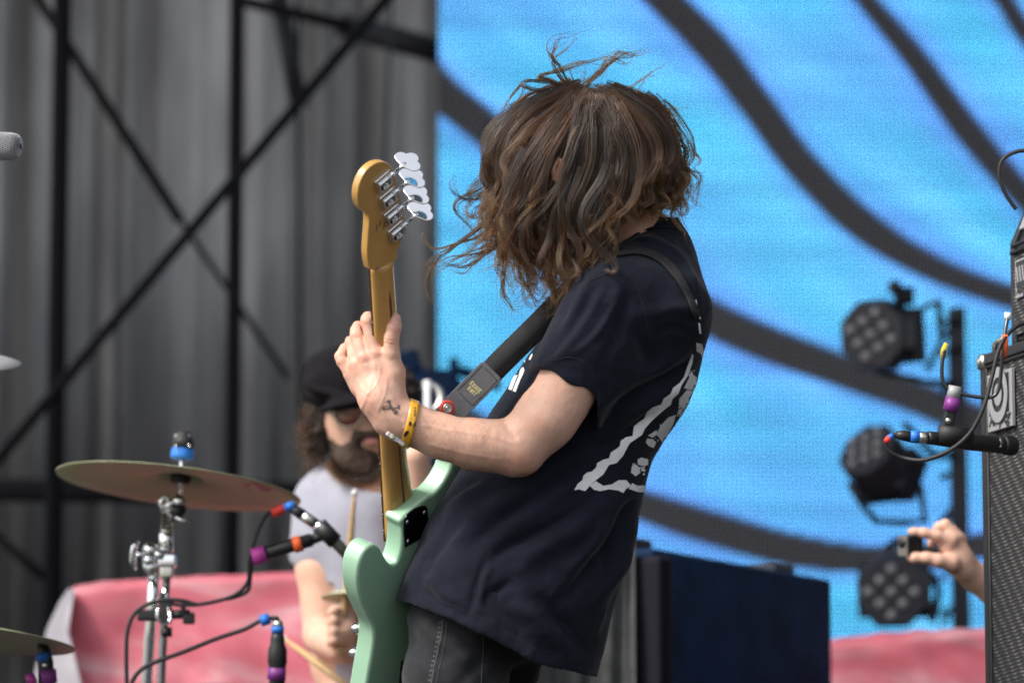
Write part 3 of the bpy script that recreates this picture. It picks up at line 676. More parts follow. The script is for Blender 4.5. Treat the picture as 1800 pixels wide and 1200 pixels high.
# ---- skin: head, neck, core, far arm (coarse) + near arm and hand (fine), one mesh
def body_mesh():
    # coarse block
    S = SDF((-.05, -.35, -.75), (.50, .45, .52), .006)
    c = lambda px, py, dy=0.0: Cf(px, py, dy)
    S.ell(c(1022, 268, .0), (.094, .088, .108), 0)                      # skull
    S.ell(c(985, 330, .0), (.070, .066, .088), .03)                     # face mass
    S.cone(c(965, 400, .0), c(985, 425, .0), .036, .042, .03)            # jaw and chin
    S.cone(c(905, 335, .0), c(920, 362, .0), .012, .016, .02)            # nose
    S.cone(c(925, 392, 0), c(938, 396, 0), .018, .02, .015)              # lips
    S.cone(c(1055, 345, .02), c(1140, 440, .03), .060, .066, .03)        # neck
    S.cone(c(1140, 450, .03), c(1110, 600, .03), .062, .095, .04)
    S.cone(c(1110, 600, .03), c(920, 1000, .03), .095, .11, .05)
    S.cone(c(1120, 470, .03), c(1085, 520, -.07), .05, .055, .05)
    S.cone(c(1090, 480, .1), c(1050, 540, .2), .05, .055, .05)           # far shoulder
    S.cone(c(1050, 540, .2), c(900, 760, .26), .05, .042, .02)           # far upper arm
    S.cone(c(900, 760, .26), c(780, 960, .16), .04, .03, .02)            # far forearm
    S.cone(c(780, 960, .16), c(750, 1010, .12), .032, .025, .02)
    for i, (x, y) in enumerate(((705, 1010), (700, 1030), (698, 1050), (702, 1068))):
        S.cone(c(750, 1000 + 8*i, .12), c(x + 15, y, .12), .010, .009, .006); S.cone(c(x + 15, y, .12), c(x, y + 14, .10), .009, .007, .004)
    V1, Q1 = S.mesh(); V1 = relax(V1, Q1, 2)
    # fine block: near arm, hand
    H = SDF((-.36, -.34, -.28), (.22, .02, .085), .0019)
    A = lambda px, py, dy: Cf(px, py, dy)
    sc = 1.0/937.5
    K = .022
    # upper arm, elbow, forearm
    H.cone(A(1082, 540, -.105), A(1000, 672, -.165), .047, .0520, K)
    H.cone(A(1000, 672, -.165), A(960, 733, -.175), .0520, .0480, K)
    H.cone(A(960, 733, -.175), A(903, 785, -.180), .0500, .0475, .03)
    
    H.cone(A(922, 798, -.178), A(998, 712, -.168), .031, .030, .03)
    H.cone(A(903, 787, -.180), A(835, 781, -.188), .0470, .0420, K)
    H.cone(A(835, 781, -.188), A(770, 765, -.198), .0420, .0370, K)
    H.cone(A(770, 765, -.198), A(722, 746, -.205), .0370, .0345, K)
    H.cone(A(862, 783, -.192), A(800, 774, -.202), .040, .034, .02)      # forearm muscle
    # wrist and back of the hand
    H.cone(A(722, 745, -.205), A(690, 730, -.210), .0350, .0340, K)
    H.ell(A(704, 752, -.225), (.018, .012, .014), .012)                  # ulna knob
    H.cone(A(690, 732, -.210), A(668, 700, -.213), .0350, .0340, K)
    H.cone(A(668, 700, -.213), A(664, 650, -.212), .0310, .0210, K)
    H.cone(A(660, 700, -.208), A(640, 655, -.205), .0270, .0180, .015)
    H.cone(A(648, 695, -.200), A(625, 662, -.195), .0200, .0150, .012)
    H.cone(A(682, 705, -.213), A(684, 660, -.212), .0260, .0190, .015)
    # knuckles
    kn = [(662, 622, -.214), (642, 630, -.212), (626, 642, -.206), (614, 655, -.197)]
    base = [(668, 665, -.212), (652, 668, -.210), (638, 674, -.205), (628, 682, -.198)]
    kr = [.0150, .0140, .0130, .0115]
    for (b, q, r) in zip(base, kn, kr): H.cone(A(*b), A(*q), r*1.1, r, .008)
    # index
    H.chain([(A(660, 620, -.212), .0140), (A(646, 566, -.205), .0118), (A(644, 562, -.190), .0112)], .004)
    H.chain([(A(646, 566, -.203), .0115), (A(646, 558, -.172), .0105), (A(664, 560, -.150), .0095)], .003)
    # middle
    H.chain([(A(640, 629, -.210), .0135), (A(627, 590, -.196), .0118), (A(626, 580, -.182), .0112)], .004)
    H.chain([(A(626, 583, -.190), .0112), (A(630, 574, -.160), .0105), (A(652, 578, -.140), .0095)], .003)
    # ring
    H.chain([(A(624, 642, -.204), .0125), (A(619, 604, -.188), .0110), (A(616, 600, -.172), .0105)], .003)
    H.chain([(A(617, 602, -.180), .0108), (A(624, 596, -.150), .0100), (A(646, 600, -.130), .0092)], .003)
    # pinky, bent outwards and back in
    H.chain([(A(616, 656, -.196), .0120), (A(601, 635, -.192), .0105)], .004)
    H.chain([(A(601, 635, -.192), .0110), (A(598, 626, -.188), .0103), (A(606, 612, -.172), .0095), (A(618, 606, -.158), .0088)], .002)
    # thumb, lying along the back of the neck
    H.chain([(A(692, 705, -.210), .0230), (A(693, 655, -.214), .0185), (A(688, 622, -.220), .0155)], .010)
    H.chain([(A(688, 622, -.220), .0152), (A(688, 594, -.224), .0138), (A(692, 575, -.226), .0140), (A(694, 561, -.224), .0118)], .004)
    # web between thumb and index
    H.cone(A(676, 640, -.212), A(668, 628, -.208), .0120, .0080, .012)
    V2, Q2 = H.mesh(); V2 = relax(V2, Q2, 2, .4)
    N2 = vnormals(V2, Q2)
    px = V2[:, 0]*937.5 + 900; py = 600 - V2[:, 2]*937.5
    # tendons, creases, knuckle wrinkles, muscle lines
    amp = np.zeros(len(V2))
    for (b, q) in zip(base, kn):
        d, s, t = polydist(px, py, [(690, 722), (b[0], b[1]), (q[0], q[1])]); amp += .0009*np.exp(-(d/4.0)**2)*np.clip(t*1.6, 0, 1)*(t < .97)
    for (b, q) in zip(base[:-1], base[1:]):
        mx, my = (b[0]+q[0])/2, (b[1]+q[1])/2; d = np.hypot(px - mx, (py - my + 14)*.5); amp -= .0012*np.exp(-(d/7)**2)
    for (x1, y1, x2, y2, w, a) in ((680, 596, 698, 599, 2.0, -.0009), (681, 602, 699, 606, 1.6, -.0007), (682, 591, 697, 593, 1.6, -.0005), (636, 566, 652, 572, 1.6, -.0006), (618, 590, 636, 594, 1.6, -.0005),
                                   (596, 634, 606, 642, 1.6, -.0006), (693, 716, 712, 730, 4, -.0012), (706, 724, 716, 742, 3, -.0010), (660, 742, 700, 764, 6, .0006),
                                   (888, 738, 905, 762, 6, -.0026), (905, 745, 960, 800, 20, -.0016), (925, 700, 965, 745, 20, .0016)):
        d, s, t = polydist(px, py, [(x1, y1), (x2, y2)]); amp += a*np.exp(-(d/w)**2)
    for pts, w, a in (([(640, 720), (655, 690), (662, 660), (652, 640)], 2.6, .0009), ([(655, 690), (672, 668), (676, 645)], 2.2, .0007), ([(672, 720), (684, 690), (688, 665)], 2.6, .0008), ([(750, 742), (800, 752), (860, 760), (900, 772)], 3.5, .0008), ([(760, 775), (820, 790), (880, 800)], 3.2, .0006)):
        d, s, t = polydist(px, py, [tuple(q) for q in catmull(pts, 4)]); amp += a*np.exp(-(d/w)**2)
    fore = np.clip((px - 735)/40, 0, 1)*np.clip((1000 - px)/60, 0, 1)
    amp += fore*(.0011*vnoise(V2, (22, 22, 22), 2.0) + .0005*vnoise(V2, (60, 60, 60), 7.0))
    amp += (1 - fore)*.00045*vnoise(V2, (90, 90, 90), 4.0)
    V2 = V2 + N2*amp[:, None]
    return V1, Q1, V2, Q2
def stitch(Va, Vb, Q):
    """join the finely and the coarsely modelled part of one body through a face inside the flesh"""
    used = np.unique(Q); ua = used[used < len(Va)]; ub = used[used >= len(Va)] - len(Va)
    i = int(ub[np.argmax(Vb[ub, 0])]); j = int(ua[np.argmin(np.linalg.norm(Va[ua] - Vb[i], axis=1))])
    qa = Q[(Q == j).any(1)][0]; qb = Q[(Q == i + len(Va)).any(1)][0]
    a2 = qa[(list(qa).index(j) + 1) % 4]; b2 = qb[(list(qb).index(i + len(Va)) + 1) % 4]
    return np.concatenate([Q, [[j, a2, b2, i + len(Va)]]])
V1, Q1, V2, Q2 = body_mesh()
V = np.concatenate([V1, V2]); Q = np.concatenate([Q1, Q2 + len(V1)])
Q = stitch(V1, V2, Q); skin_o = mk('body', toW(V), Q, M['skin'], mus)
fl = np.zeros(len(V)); hx = V[:, 0]*937.5 + 900; hy = 600 - V[:, 2]*937.5; hm = np.arange(len(V)) >= len(V1)
for (x, y, r, a) in ((664, 622, 13, .8), (643, 630, 12, .8), (627, 642, 11, .8), (614, 655, 10, .8), (646, 566, 12, .9), (627, 584, 11, .9), (617, 602, 10, .9), (598, 630, 12, .9), (690, 600, 13, .6), (694, 566, 14, .7), (915, 815, 34, .6), (640, 690, 24, .3), (690, 660, 20, .35)):
    fl += a*np.exp(-((hx - x)**2 + (hy - y)**2)/r**2)
fl = np.clip(fl*.55 + .16*vnoise(V, (30, 30, 30), 4)*1.5, 0, 1)*hm
fa = skin_o.data.attributes.new('flush', 'FLOAT', 'POINT'); fa.data.foreach_set('value', fl.astype(np.float32)) if len(skin_o.data.vertices) == len(V) else None
skin_tree_in = (V2, Q2)

def bvh(V, Q): return BVHTree.FromPolygons([Vector(v) for v in V], [tuple(int(i) for i in q) for q in Q])
def decal(poly_list, V, Q, off, matl, name, parent, step=5.0, holes=None, dy=0.0, label=None, T=None):
    """flat print laid on a surface: outlines (photo px at depth 7.2+dy) are gridded and dropped on the mesh"""
    T = T or bvh(V, Q); parts = []
    for poly in poly_list:
        p = []
        for i in range(len(poly)):
            a = np.array(poly[i], float); b = np.array(poly[(i+1) % len(poly)], float); m = max(1, int(np.hypot(*(b-a))/step))
            p += [tuple(a + (b-a)*k/m) for k in range(m)]
        pn = np.array(p); n0 = len(p); (x0, y0), (x1, y1) = pn.min(0), pn.max(0)
        gx, gy = np.meshgrid(np.arange(x0+step/2, x1, step), np.arange(y0+step/2, y1, step)); G = np.stack([gx.ravel(), gy.ravel()], 1)
        if len(G):
            ins = np.zeros(len(G), bool)
            for i in range(n0):
                ax_, ay_ = pn[i]; bx_, by_ = pn[(i+1) % n0]; cnd = (ay_ > G[:, 1]) != (by_ > G[:, 1])
                xi = (bx_-ax_)*(G[:, 1]-ay_)/((by_-ay_) + 1e-12) + ax_; ins ^= cnd & (G[:, 0] < xi)
            d, _, _ = polydist(G[:, 0], G[:, 1], list(map(tuple, pn)) + [tuple(pn[0])]); G = G[ins & (d > step*.45)]
            p += [tuple(g) for g in G]
        vv, _, ff, *_ = delaunay_2d_cdt([Vector(q) for q in p], [(i, (i+1) % n0) for i in range(n0)], [], 1, 1e-4)
        W = []; okk = []
        for q in vv:
            o = Cf(q[0], q[1], -1.0); e = Cf(q[0], q[1], 0.4); dr = unit(e - o)
            hit = T.ray_cast(Vector(o), Vector(dr))
            if hit[0] is None: W.append([0, 0, 0]); okk.append(False)
            else:
                nn = np.array(hit[1]); nn = nn if nn @ dr < 0 else -nn
                W.append(np.array(hit[0]) + nn*off - dr*off*.4); okk.append(True)
        W = np.array(W)
        ff = [f for f in ff if all(okk[i] for i in f) and max(W[list(f)][:, 1]) - min(W[list(f)][:, 1]) < .10]
        if ff: parts.append((toW(W), ff))
    if not parts: return None
    v, f = merge(parts); o = mk(name, v, f, matl, parent)
    if label: o['label'] = label
    return o
ARM = bvh(V2, Q2)

# thumb nail
nail = [(689, 553), (693, 549), (698, 550), (702, 554), (703, 561), (701, 568), (695, 570), (690, 567), (688, 560)]
nail = [(x - 1, y + 3) for x, y in nail]
decal([nail], None, None, .0006, M['nail'], 'thumb_nail', skin_o, 2.0, T=ARM)
# crossed bones tattoo on the wrist
def stroke(pts, w):
    pts = np.array(pts, float); t = np.gradient(pts, axis=0); t /= np.linalg.norm(t, axis=1)[:, None]; n = np.stack([-t[:, 1], t[:, 0]], 1)
    w = np.broadcast_to(w, len(pts))[:, None]; return [tuple(q) for q in pts + n*w/2] + [tuple(q) for q in (pts - n*w/2)[::-1]]
tat = []
def tz(x, y): return (580 + x/7.5, 640 + y/7.5)
def loop(cx, cy, r, w=1.5, a0=0, a1=6.0):
    return stroke([(cx + r*math.cos(a), cy + r*math.sin(a)) for a in np.linspace(a0, a1, 12)], w)
tat.append(stroke([tz(700, 590), tz(760, 585), tz(840, 580), tz(910, 570)], 2.0)); tat.append(stroke([tz(715, 560), tz(770, 550), tz(800, 578)], 1.6))
tat.append(stroke([tz(770, 500), tz(800, 560), tz(850, 640)], 2.2)); tat.append(stroke([tz(795, 520), tz(830, 580), tz(880, 615)], 1.8))
for (x, y, r) in ((708, 570, 2.2), (712, 588, 2.0), (765, 492, 2.3), (782, 490, 2.0), (905, 555, 2.0), (908, 578, 1.8), (855, 640, 1.8), (878, 622, 1.8)): tat.append(loop(*tz(x, y), r))
decal(tat, None, None, .0005, M['ink'], 'wrist_tattoo', skin_o, 2.0, T=ARM, label='small faded tattoo of crossed bones on the back of the wrist')

# ---- t-shirt
rows = [385, 400, 430, 460, 500, 540, 580, 620, 660, 700, 735, 780, 830, 860, 900, 950, 1000, 1050, 1100, 1150, 1210]
Lx =   [1158, 1134, 1096, 1060, 1028, 1002, 968, 930, 906, 880, 855, 832, 806, 786, 761, 736, 714, 694, 684, 676, 668]
Rx =   [1190, 1195, 1208, 1220, 1231, 1237, 1240, 1238, 1230, 1217, 1198, 1163, 1136, 1134, 1125, 1113, 1100, 1086, 1073, 1061, 1044]
Hd =   [.03, .06, .10, .125, .145, .150, .152, .152, .150, .148, .146, .146, .148, .150, .154, .160, .165, .168, .168, .168, .165]
Cd =   [.03, .03, .03, .03, .03, .025, .02, .02, .02, .02, .02, .015, .01, .005, 0, -.005, -.01, -.01, -.01, -.01, -.01]
def shirt_mesh():
    h = .0034
    S = SDF((-.27, -.27, -.66), (.395, .25, .235), h)
    X, Y, Z = S.ax[0][:, None, None], S.ax[1][None, :, None], S.ax[2][None, None, :]
    def torso(ins):
        z = S.ax[2]; v = 600 - z*937.5
        def sm(a): 
            r = np.interp(v, rows, a); k = np.ones(17)/17; rp = np.pad(r, 8, mode='edge'); return np.convolve(rp, k, 'valid')
        l = (sm(Lx) - 900)/937.5 + ins; r = (sm(Rx) - 900)/937.5 - ins; hd = np.maximum(sm(Hd) - ins, .02); cd_ = sm(Cd)
        # tilt correction: slanted axis
        cx = ((l + r)/2)[None, None, :]; rx = (np.maximum(r - l, .03)/2)[None, None, :]; hd = hd[None, None, :]; cc = cd_[None, None, :]
        # back of the shirt is flatter, faces camera-right
        q = np.sqrt(((X - cx)/rx)**2 + ((Y - cc)/hd)**2 + 1e-9)
        gx = (X - cx)/rx**2; gy = (Y - cc)/hd**2; g = np.sqrt(gx**2 + gy**2)/q + 1e-6
        return ((q - 1)/g * .92).astype(np.float32)
    S.F = np.minimum(S.F, torso(0))
    # round off at the shoulder line
    zt = .235 - .0
    A = Cf(1086, 520, -.105); B = Cf(978, 702, -.172)
    S.cone(Cf(1152, 440, .0), Cf(1090, 508, -.085), .040, .062, .055)
    S.cone(Cf(1160, 450, .02), Cf(1165, 540, -.06), .05, .09, .05)
    S.cone(A, B, .077, .0665, .035)
    S.cone(Cf(1060, 520, -.12), Cf(985, 655, -.165), .060, .052, .03)    # slack at the front of the sleeve
    S.cone(Cf(1100, 560, -.10), Cf(1010, 715, -.15), .070, .056, .03)
    # far shoulder and far sleeve
    S.cone(Cf(1150, 450, .06), Cf(1080, 520, .17), .045, .065, .04); S.cone(Cf(1080, 520, .17), Cf(1000, 640, .2), .065, .06, .03)
    # cut the sleeve square
    nd = unit([-.44, -.10, -.87]); p0 = Cf(990, 672, -.17)
    cutp = (X - p0[0])*nd[0] + (Y - p0[1])*nd[1] + (Z - p0[2])*nd[2] + 0.004*np.sin(X*95 + 1) 
    t2 = torso(-.006)
    rem = np.maximum(-cutp, X - .158)
    S.F = np.where(t2 > .0, np.maximum(S.F, -rem).astype(np.float32), S.F)
    # hollow sleeve mouth
    S.cone(Cf(1014, 650, -.160), Cf(960, 748, -.176), .0560, .0625, 0, op='s')
    # collar opening
    S.cone(Cf(1118, 402, .03), Cf(1068, 330, .02), .060, .070, .004, op='s')
    # hem
    xs = (X[:, 0, 0]*937.5 + 900)
    hem = np.interp(xs, [640, 693, 730, 760, 800, 850, 900, 940, 990, 1050, 1120], [1040, 1049, 1057, 1066, 1079, 1101, 1128, 1152, 1168, 1187, 1205])
    hz = ((600 - hem)/937.5)[:, None, None] + .012*np.cos(Y*9 + 1.0) - .011
    S.F = np.maximum(S.F, (hz - Z)*.9)
    inner = torso(.008)
    S.F = np.where((Z - hz) < .09, np.maximum(S.F, -inner), S.F)
    V, Q = S.mesh(); V = relax(V, Q, 3, .5); N = vnormals(V, Q)
    px = V[:, 0]*937.5 + 900; py = 600 - V[:, 2]*937.5
    front = np.clip(-N[:, 1]*2.0 + .35, 0, 1)
    amp = np.zeros(len(V))
    folds = [ # polyline px, width px, height m
        ([(1090, 492), (1058, 560), (1012, 610), (975, 640)], 11, .0065), ([(1062, 500), (1030, 560), (985, 620), (955, 640)], 8, .0055), ([(1045, 480), (1012, 540), (978, 600)], 8, .006),
        ([(1100, 520), (1080, 590), (1050, 640)], 10, -.005), ([(1078, 520), (1040, 580), (1000, 618)], 6, -.005),
        ([(1110, 560), (1130, 620), (1142, 650)], 12, -.005), ([(1130, 560), (1165, 545), (1200, 545), (1222, 560)], 12, .006), ([(1140, 600), (1175, 575), (1215, 590)], 8, -.004),
        ([(1045, 705), (1100, 668), (1160, 640), (1212, 610)], 15, .0085), ([(1048, 735), (1110, 690), (1180, 655), (1222, 625)], 10, -.0085),
        ([(1035, 765), (1100, 728), (1170, 690), (1215, 660)], 14, .006), ([(1015, 790), (1080, 770), (1150, 720)], 11, -.006),
        ([(990, 800), (920, 860), (850, 900), (790, 955)], 17, .009), ([(1010, 815), (950, 860), (890, 900), (820, 960)], 11, -.008), ([(1020, 830), (960, 880), (900, 920), (840, 990)], 16, .0075),
        ([(870, 840), (820, 870), (780, 915)], 12, .007), ([(850, 838), (800, 860), (770, 890)], 8, -.006), ([(830, 905), (790, 935), (750, 985), (735, 1030)], 11, -.007),
        ([(1060, 855), (1000, 900), (940, 930), (880, 960), (850, 1000)], 10, -.0095), ([(1080, 862), (1020, 915), (950, 955), (900, 1000)], 18, .008),
        ([(1120, 880), (1085, 940), (1040, 985), (1000, 1030), (965, 1060)], 12, -.011), ([(1130, 905), (1100, 970), (1060, 1030), (1030, 1070)], 14, .009),
        ([(1060, 900), (1040, 950), (985, 1000)], 12, .007),
        ([(1135, 870), (1100, 890), (1070, 970), (1060, 1040)], 9, -.009), ([(1110, 1000), (1085, 1060), (1060, 1120)], 12, -.007),
        ([(860, 960), (840, 1010), (822, 1080)], 6, -.003), ([(873, 960), (853, 1010), (836, 1080)], 7, .003), ([(905, 1010), (870, 1030), (860, 1060)], 9, -.006),
        ([(850, 1030), (890, 1080), (935, 1130)], 13, -.009), ([(900, 1040), (940, 1080), (980, 1130)], 15, .009), ([(940, 1030), (990, 1090), (1040, 1150)], 12, -.007),
        ([(760, 1000), (780, 1030), (830, 1060)], 10, .006), ([(730, 1010), (760, 1040), (800, 1065)], 8, -.005),
        ([(1110, 420), (1150, 425), (1190, 450)], 7, .004), ([(1180, 430), (1205, 480), (1228, 540)], 8, .005)]
    for pts, w, a in folds:
        d, s, t = polydist(px, py, [tuple(q) for q in catmull(pts, 5)])
        amp += a*np.exp(-(d/w)**2)*np.sin(math.pi*np.clip(t, 0, 1))**1.1
    amp += .0042*vnoise(V, (7, 5, 11), 1.0) + .0022*vnoise(V, (24, 16, 30), 5.0) + .0006*vnoise(V, (70, 60, 70), 8.0)
    V = V + N*(1.5*amp*front)[:, None]
    return V, Q
VS, QS = shirt_mesh()
shirt = mk('t_shirt', toW(VS), QS, M['shirt'], mus)
SH = bvh(VS, QS)
sm_ = shirt.modifiers.new('s', 'SMOOTH'); sm_.factor = .4; sm_.iterations = 2
# stitched seams
def surf_line(pts, off, rad, matl, name, parent, T, n=8, seg=6, flat=1.0):
    c = catmull(pts, n); W = []
    for q in c:
        o = Cf(q[0], q[1], -1.0); e = Cf(q[0], q[1], .4); dr = unit(e-o); hit = T.ray_cast(Vector(o), Vector(dr))
        if hit[0] is not None: W.append(np.array(hit[0]) - dr*off)
    if len(W) < 3: return None
    v, f = tube(toW(np.array(W)), rad, seg, flat=flat); return mk(name, v, f, matl, parent)
surf_line([(1098, 482), (1110, 492), (1122, 512), (1136, 560), (1141, 610), (1142, 640)], -.0002, .0011, M['seam'], 'sleeve_seam', shirt, SH)
surf_line([(1120, 450), (1108, 466), (1098, 482)], .0, .0009, M['seam'], 'shoulder_seam', shirt, SH)
surf_line([(1094, 482), (1070, 482), (1045, 490), (1022, 506)], .0, .0009, M['seam'], 'shoulder_seam', shirt, SH)
hemy = lambda x: np.interp(x, [640, 693, 730, 760, 800, 850, 900, 940, 990, 1050, 1120], [1040, 1049, 1057, 1066, 1079, 1101, 1128, 1152, 1168, 1187, 1205])
surf_line([(x, hemy(x) - 14) for x in (704, 740, 780, 820, 860, 900, 940, 980, 1020, 1045)], 0, .0008, M['seam'], 'hem_stitch', shirt, SH)
surf_line([(951, 634), (975, 633), (1000, 628), (1022, 634), (1040, 652), (1052, 685), (1054, 715)], 0, .0008, M['seam'], 'cuff_stitch', shirt, SH)
# collar band
surf_line([(1092, 438), (1110, 418), (1135, 404), (1165, 399), (1190, 402)], .001, .0035, M['shirt'], 'collar', shirt, SH, flat=.7)

# printed graphic on the back and on the chest
def wavy(a, b, w, n, amp, ph=0.0, taper=.6):
    a = np.array(a, float); b = np.array(b, float); t = np.linspace(0, 1, 60); L = np.linalg.norm(b-a); u = (b-a)/L; nn = np.array([-u[1], u[0]])
    c = a + (b-a)*t[:, None] + nn*(8*np.sin(t*2.6))[:, None]
    e1 = c + nn*(w/2*(1 - (1-taper)*t) + amp*np.abs(np.sin(t*n*math.pi + ph)))[:, None]
    e2 = c - nn*(w/2*(1 - (1-taper)*t) - amp*.6*np.abs(np.sin(t*n*math.pi + ph + .5)))[:, None]
    return [tuple(q) for q in e1] + [tuple(q) for q in e2[::-1]]
z2 = lambda x, y: (960 + x/3.0, 500 + y/3.0)
stripe = [z2(*q) for q in [(146, 1083), (165, 1050), (190, 1030), (195, 1008), (215, 990), (240, 985), (262, 965), (268, 940), (300, 922), (330, 915), (340, 885), (375, 862), (388, 850), (392, 825),
          (420, 805), (455, 798), (462, 745), (490, 722), (515, 705), (530, 670), (560, 645), (605, 630), (618, 600), (655, 575), (668, 545), (700, 520), (725, 487), (740, 440), (768, 362), (776, 372),
          (770, 410), (745, 480), (712, 530), (695, 575), (665, 600), (655, 632), (625, 655), (585, 690), (548, 725), (520, 758), (505, 790), (470, 815), (440, 835), (425, 860), (405, 900), (370, 940),
          (330, 950), (300, 1000), (262, 1030), (238, 1050), (205, 1088), (170, 1078)]]
foot = [z2(*q) for q in [(228, 1058), (262, 1035), (300, 1060), (345, 1052), (380, 1030), (420, 1030), (448, 1060), (420, 1075), (405, 1098), (380, 1085), (330, 1078), (285, 1088), (250, 1080)]]
foot2 = [z2(*q) for q in [(450, 1045), (480, 1060), (519, 1058), (516, 1094), (480, 1092), (432, 1075), (446, 1060)]]
blobs = [[(600, 745), (640, 700), (682, 684), (670, 730), (645, 775), (630, 830), (612, 835), (590, 800), (578, 790)], [(530, 810), (560, 812), (578, 830), (565, 860), (540, 850), (523, 832)],
         [(535, 795), (580, 765), (586, 785), (560, 805)], [(590, 868), (605, 843), (612, 850), (598, 876)],
         [(480, 920), (500, 910), (535, 920), (535, 950), (500, 955), (480, 940)], [(450, 955), (470, 945), (490, 965), (495, 990), (470, 1010), (445, 990)], [(500, 962), (515, 958), (510, 985), (498, 980)],
         [(700, 600), (740, 555), (770, 560), (770, 600), (750, 640), (715, 650), (698, 630)], [(724, 545), (750, 495), (765, 450), (772, 470), (790, 500), (788, 540), (760, 555)],
         [(688, 680), (700, 655), (720, 650), (732, 665), (710, 685)],
         [(776, 100), (790, 78), (798, 130), (785, 150)], [(790, 130), (808, 150), (814, 185), (796, 168)], [(790, 305), (820, 312), (828, 345), (826, 405), (815, 365), (792, 350)], [(800, 200), (810, 205), (816, 260), (806, 255)]]
rb = random.Random(4); specks = []
for _ in range(130):
    k = rb.random()
    if k < .4: x, y = rb.uniform(690, 760), rb.uniform(615, 690)
    elif k < .7: x, y = rb.uniform(745, 790), rb.uniform(450, 560)
    elif k < .85: x, y = rb.uniform(560, 640), rb.uniform(740, 835)
    else: x, y = rb.uniform(450, 520), rb.uniform(940, 1000)
    if x > 792 - max(0, y - 540)*.55: continue
    r = rb.uniform(2.5, 5.5); specks.append([(x + r*math.cos(a)*rb.uniform(.6, 1.3), y + r*math.sin(a)*rb.uniform(.6, 1.3)) for a in np.linspace(0, 5.4, 6)])
wl_ = [[z2(*q) for q in b] for b in blobs + specks]
gp = decal([stripe, foot, foot2] + wl_, None, None, .0011, M['print'], 'back_print', shirt, 5.0, T=SH, label='white triangular graphic with wavy border on the back of the shirt'); gp['kind'] = 'stuff'
z3 = lambda x, y: (700 + x/5.0, 620 + y/5.0)
chest = [[z3(*q) for q in b] for b in ([(955, 320), (985, 250), (1010, 200), (1040, 150), (1060, 130), (1050, 170), (1030, 215), (1000, 290), (985, 330)],
         [(995, 335), (1020, 270), (1045, 215), (1062, 150), (1085, 125), (1098, 150), (1085, 190), (1060, 240), (1040, 290), (1020, 345)],
         [(1065, 70), (1090, 30), (1120, 5), (1150, -20), (1145, 10), (1110, 50), (1100, 90), (1075, 110)], [(1135, 60), (1150, 30), (1165, 5), (1170, 20), (1150, 65)])]
chest = [[(x + 3, y) for x, y in b] for b in chest]
cpn = decal(chest, None, None, .0011, M['print'], 'chest_print', shirt, 4.0, T=SH, label='white streaky print just visible on the chest'); cpn['kind'] = 'stuff'

# ---- jeans, belt-less, continuing down to shoes on the deck
def jeans_mesh():
    S = SDF((-.26, -.16, -1.42), (.22, .30, -.40), .0062)
    c = lambda px, py, dy: np.array([(px-900)/937.5, dy, (600-py)/937.5])
    S.ell(c(880, 1060, .05), (.15, .14, .12), .03)
    S.chain([(c(812, 1090, -.02), .098), (c(800, 1200, -.03), .092), (c(800, 1480, -.06), .066), (c(830, 1700, -.03), .055), (c(840, 1870, .0), .052)], .03)
    S.chain([(c(880, 1090, .10), .100), (c(872, 1150, .13), .085), (c(860, 1480, .15), .064), (c(900, 1700, .2), .055), (c(930, 1870, .22), .050)], .025)
    V, Q = S.mesh(); V = relax(V, Q, 2); N = vnormals(V, Q); px = V[:, 0]*937.5 + 900; py = 600 - V[:, 2]*937.5
    amp = .0045*vnoise(V, (9, 9, 16), 3) + .002*vnoise(V, (30, 30, 45), 6)
    for pts, w, a in (([(715, 1080), (760, 1110), (820, 1150)], 10, .004), ([(870, 1110), (850, 1150), (800, 1200)], 10, -.004), ([(930, 1150), (890, 1170), (870, 1200)], 9, .004)):
        d, s, t = polydist(px, py, pts); amp += a*np.exp(-(d/w)**2)
    return V + N*amp[:, None], Q
VJ, QJ = jeans_mesh(); jeans = mk('jeans', toW(VJ), QJ, M['jeans'], mus); JT = bvh(VJ, QJ)
surf_line([(779, 1088), (777, 1110), (771, 1140), (764, 1170), (758, 1204)], .0002, .0022, M['jeanworn'], 'seam', jeans, JT, flat=.5)
surf_line([(786, 1092), (783, 1120), (778, 1150), (771, 1180), (766, 1204)], .0002, .0009, M['jeanworn'], 'seam', jeans, JT)
surf_line([(850, 1118), (849, 1150), (847, 1180), (846, 1204)], .0002, .0010, M['jeanworn'], 'seam', jeans, JT)
rb = random.Random(9); pat = []
for k in range(14):
    y = 1092 + k*8.4; x = np.interp(y, [1088, 1110, 1140, 1170, 1204], [777, 775, 769, 762, 756]) - 3; pat.append([(x - 3, y), (x + 2, y - 1), (x + 3, y + 3.5), (x - 2, y + 4.5)])
decal(pat, None, None, .0008, M['jeanworn'], 'worn_stitching', jeans, 3.0, T=JT)
for (x, y, dy) in ((835, 1885, -.02), (925, 1885, .2)):
    c0 = toW(np.array([(x-900)/937.5, dy, (600-y)/937.5])); zb = .0
    S = SDF((-.16, -.16, -.02), (.16, .16, .14), .006); S.cone((0.03, 0, .045), (-.09, .03, .03), .042, .034, .02); S.cone((.03, 0, .05), (.03, 0, .11), .04, .035, .02); v, q = S.mesh()
    v = v + np.array([c0[0], c0[1], 0.012]); mk('shoe', v, q, M['rubber'], mus)

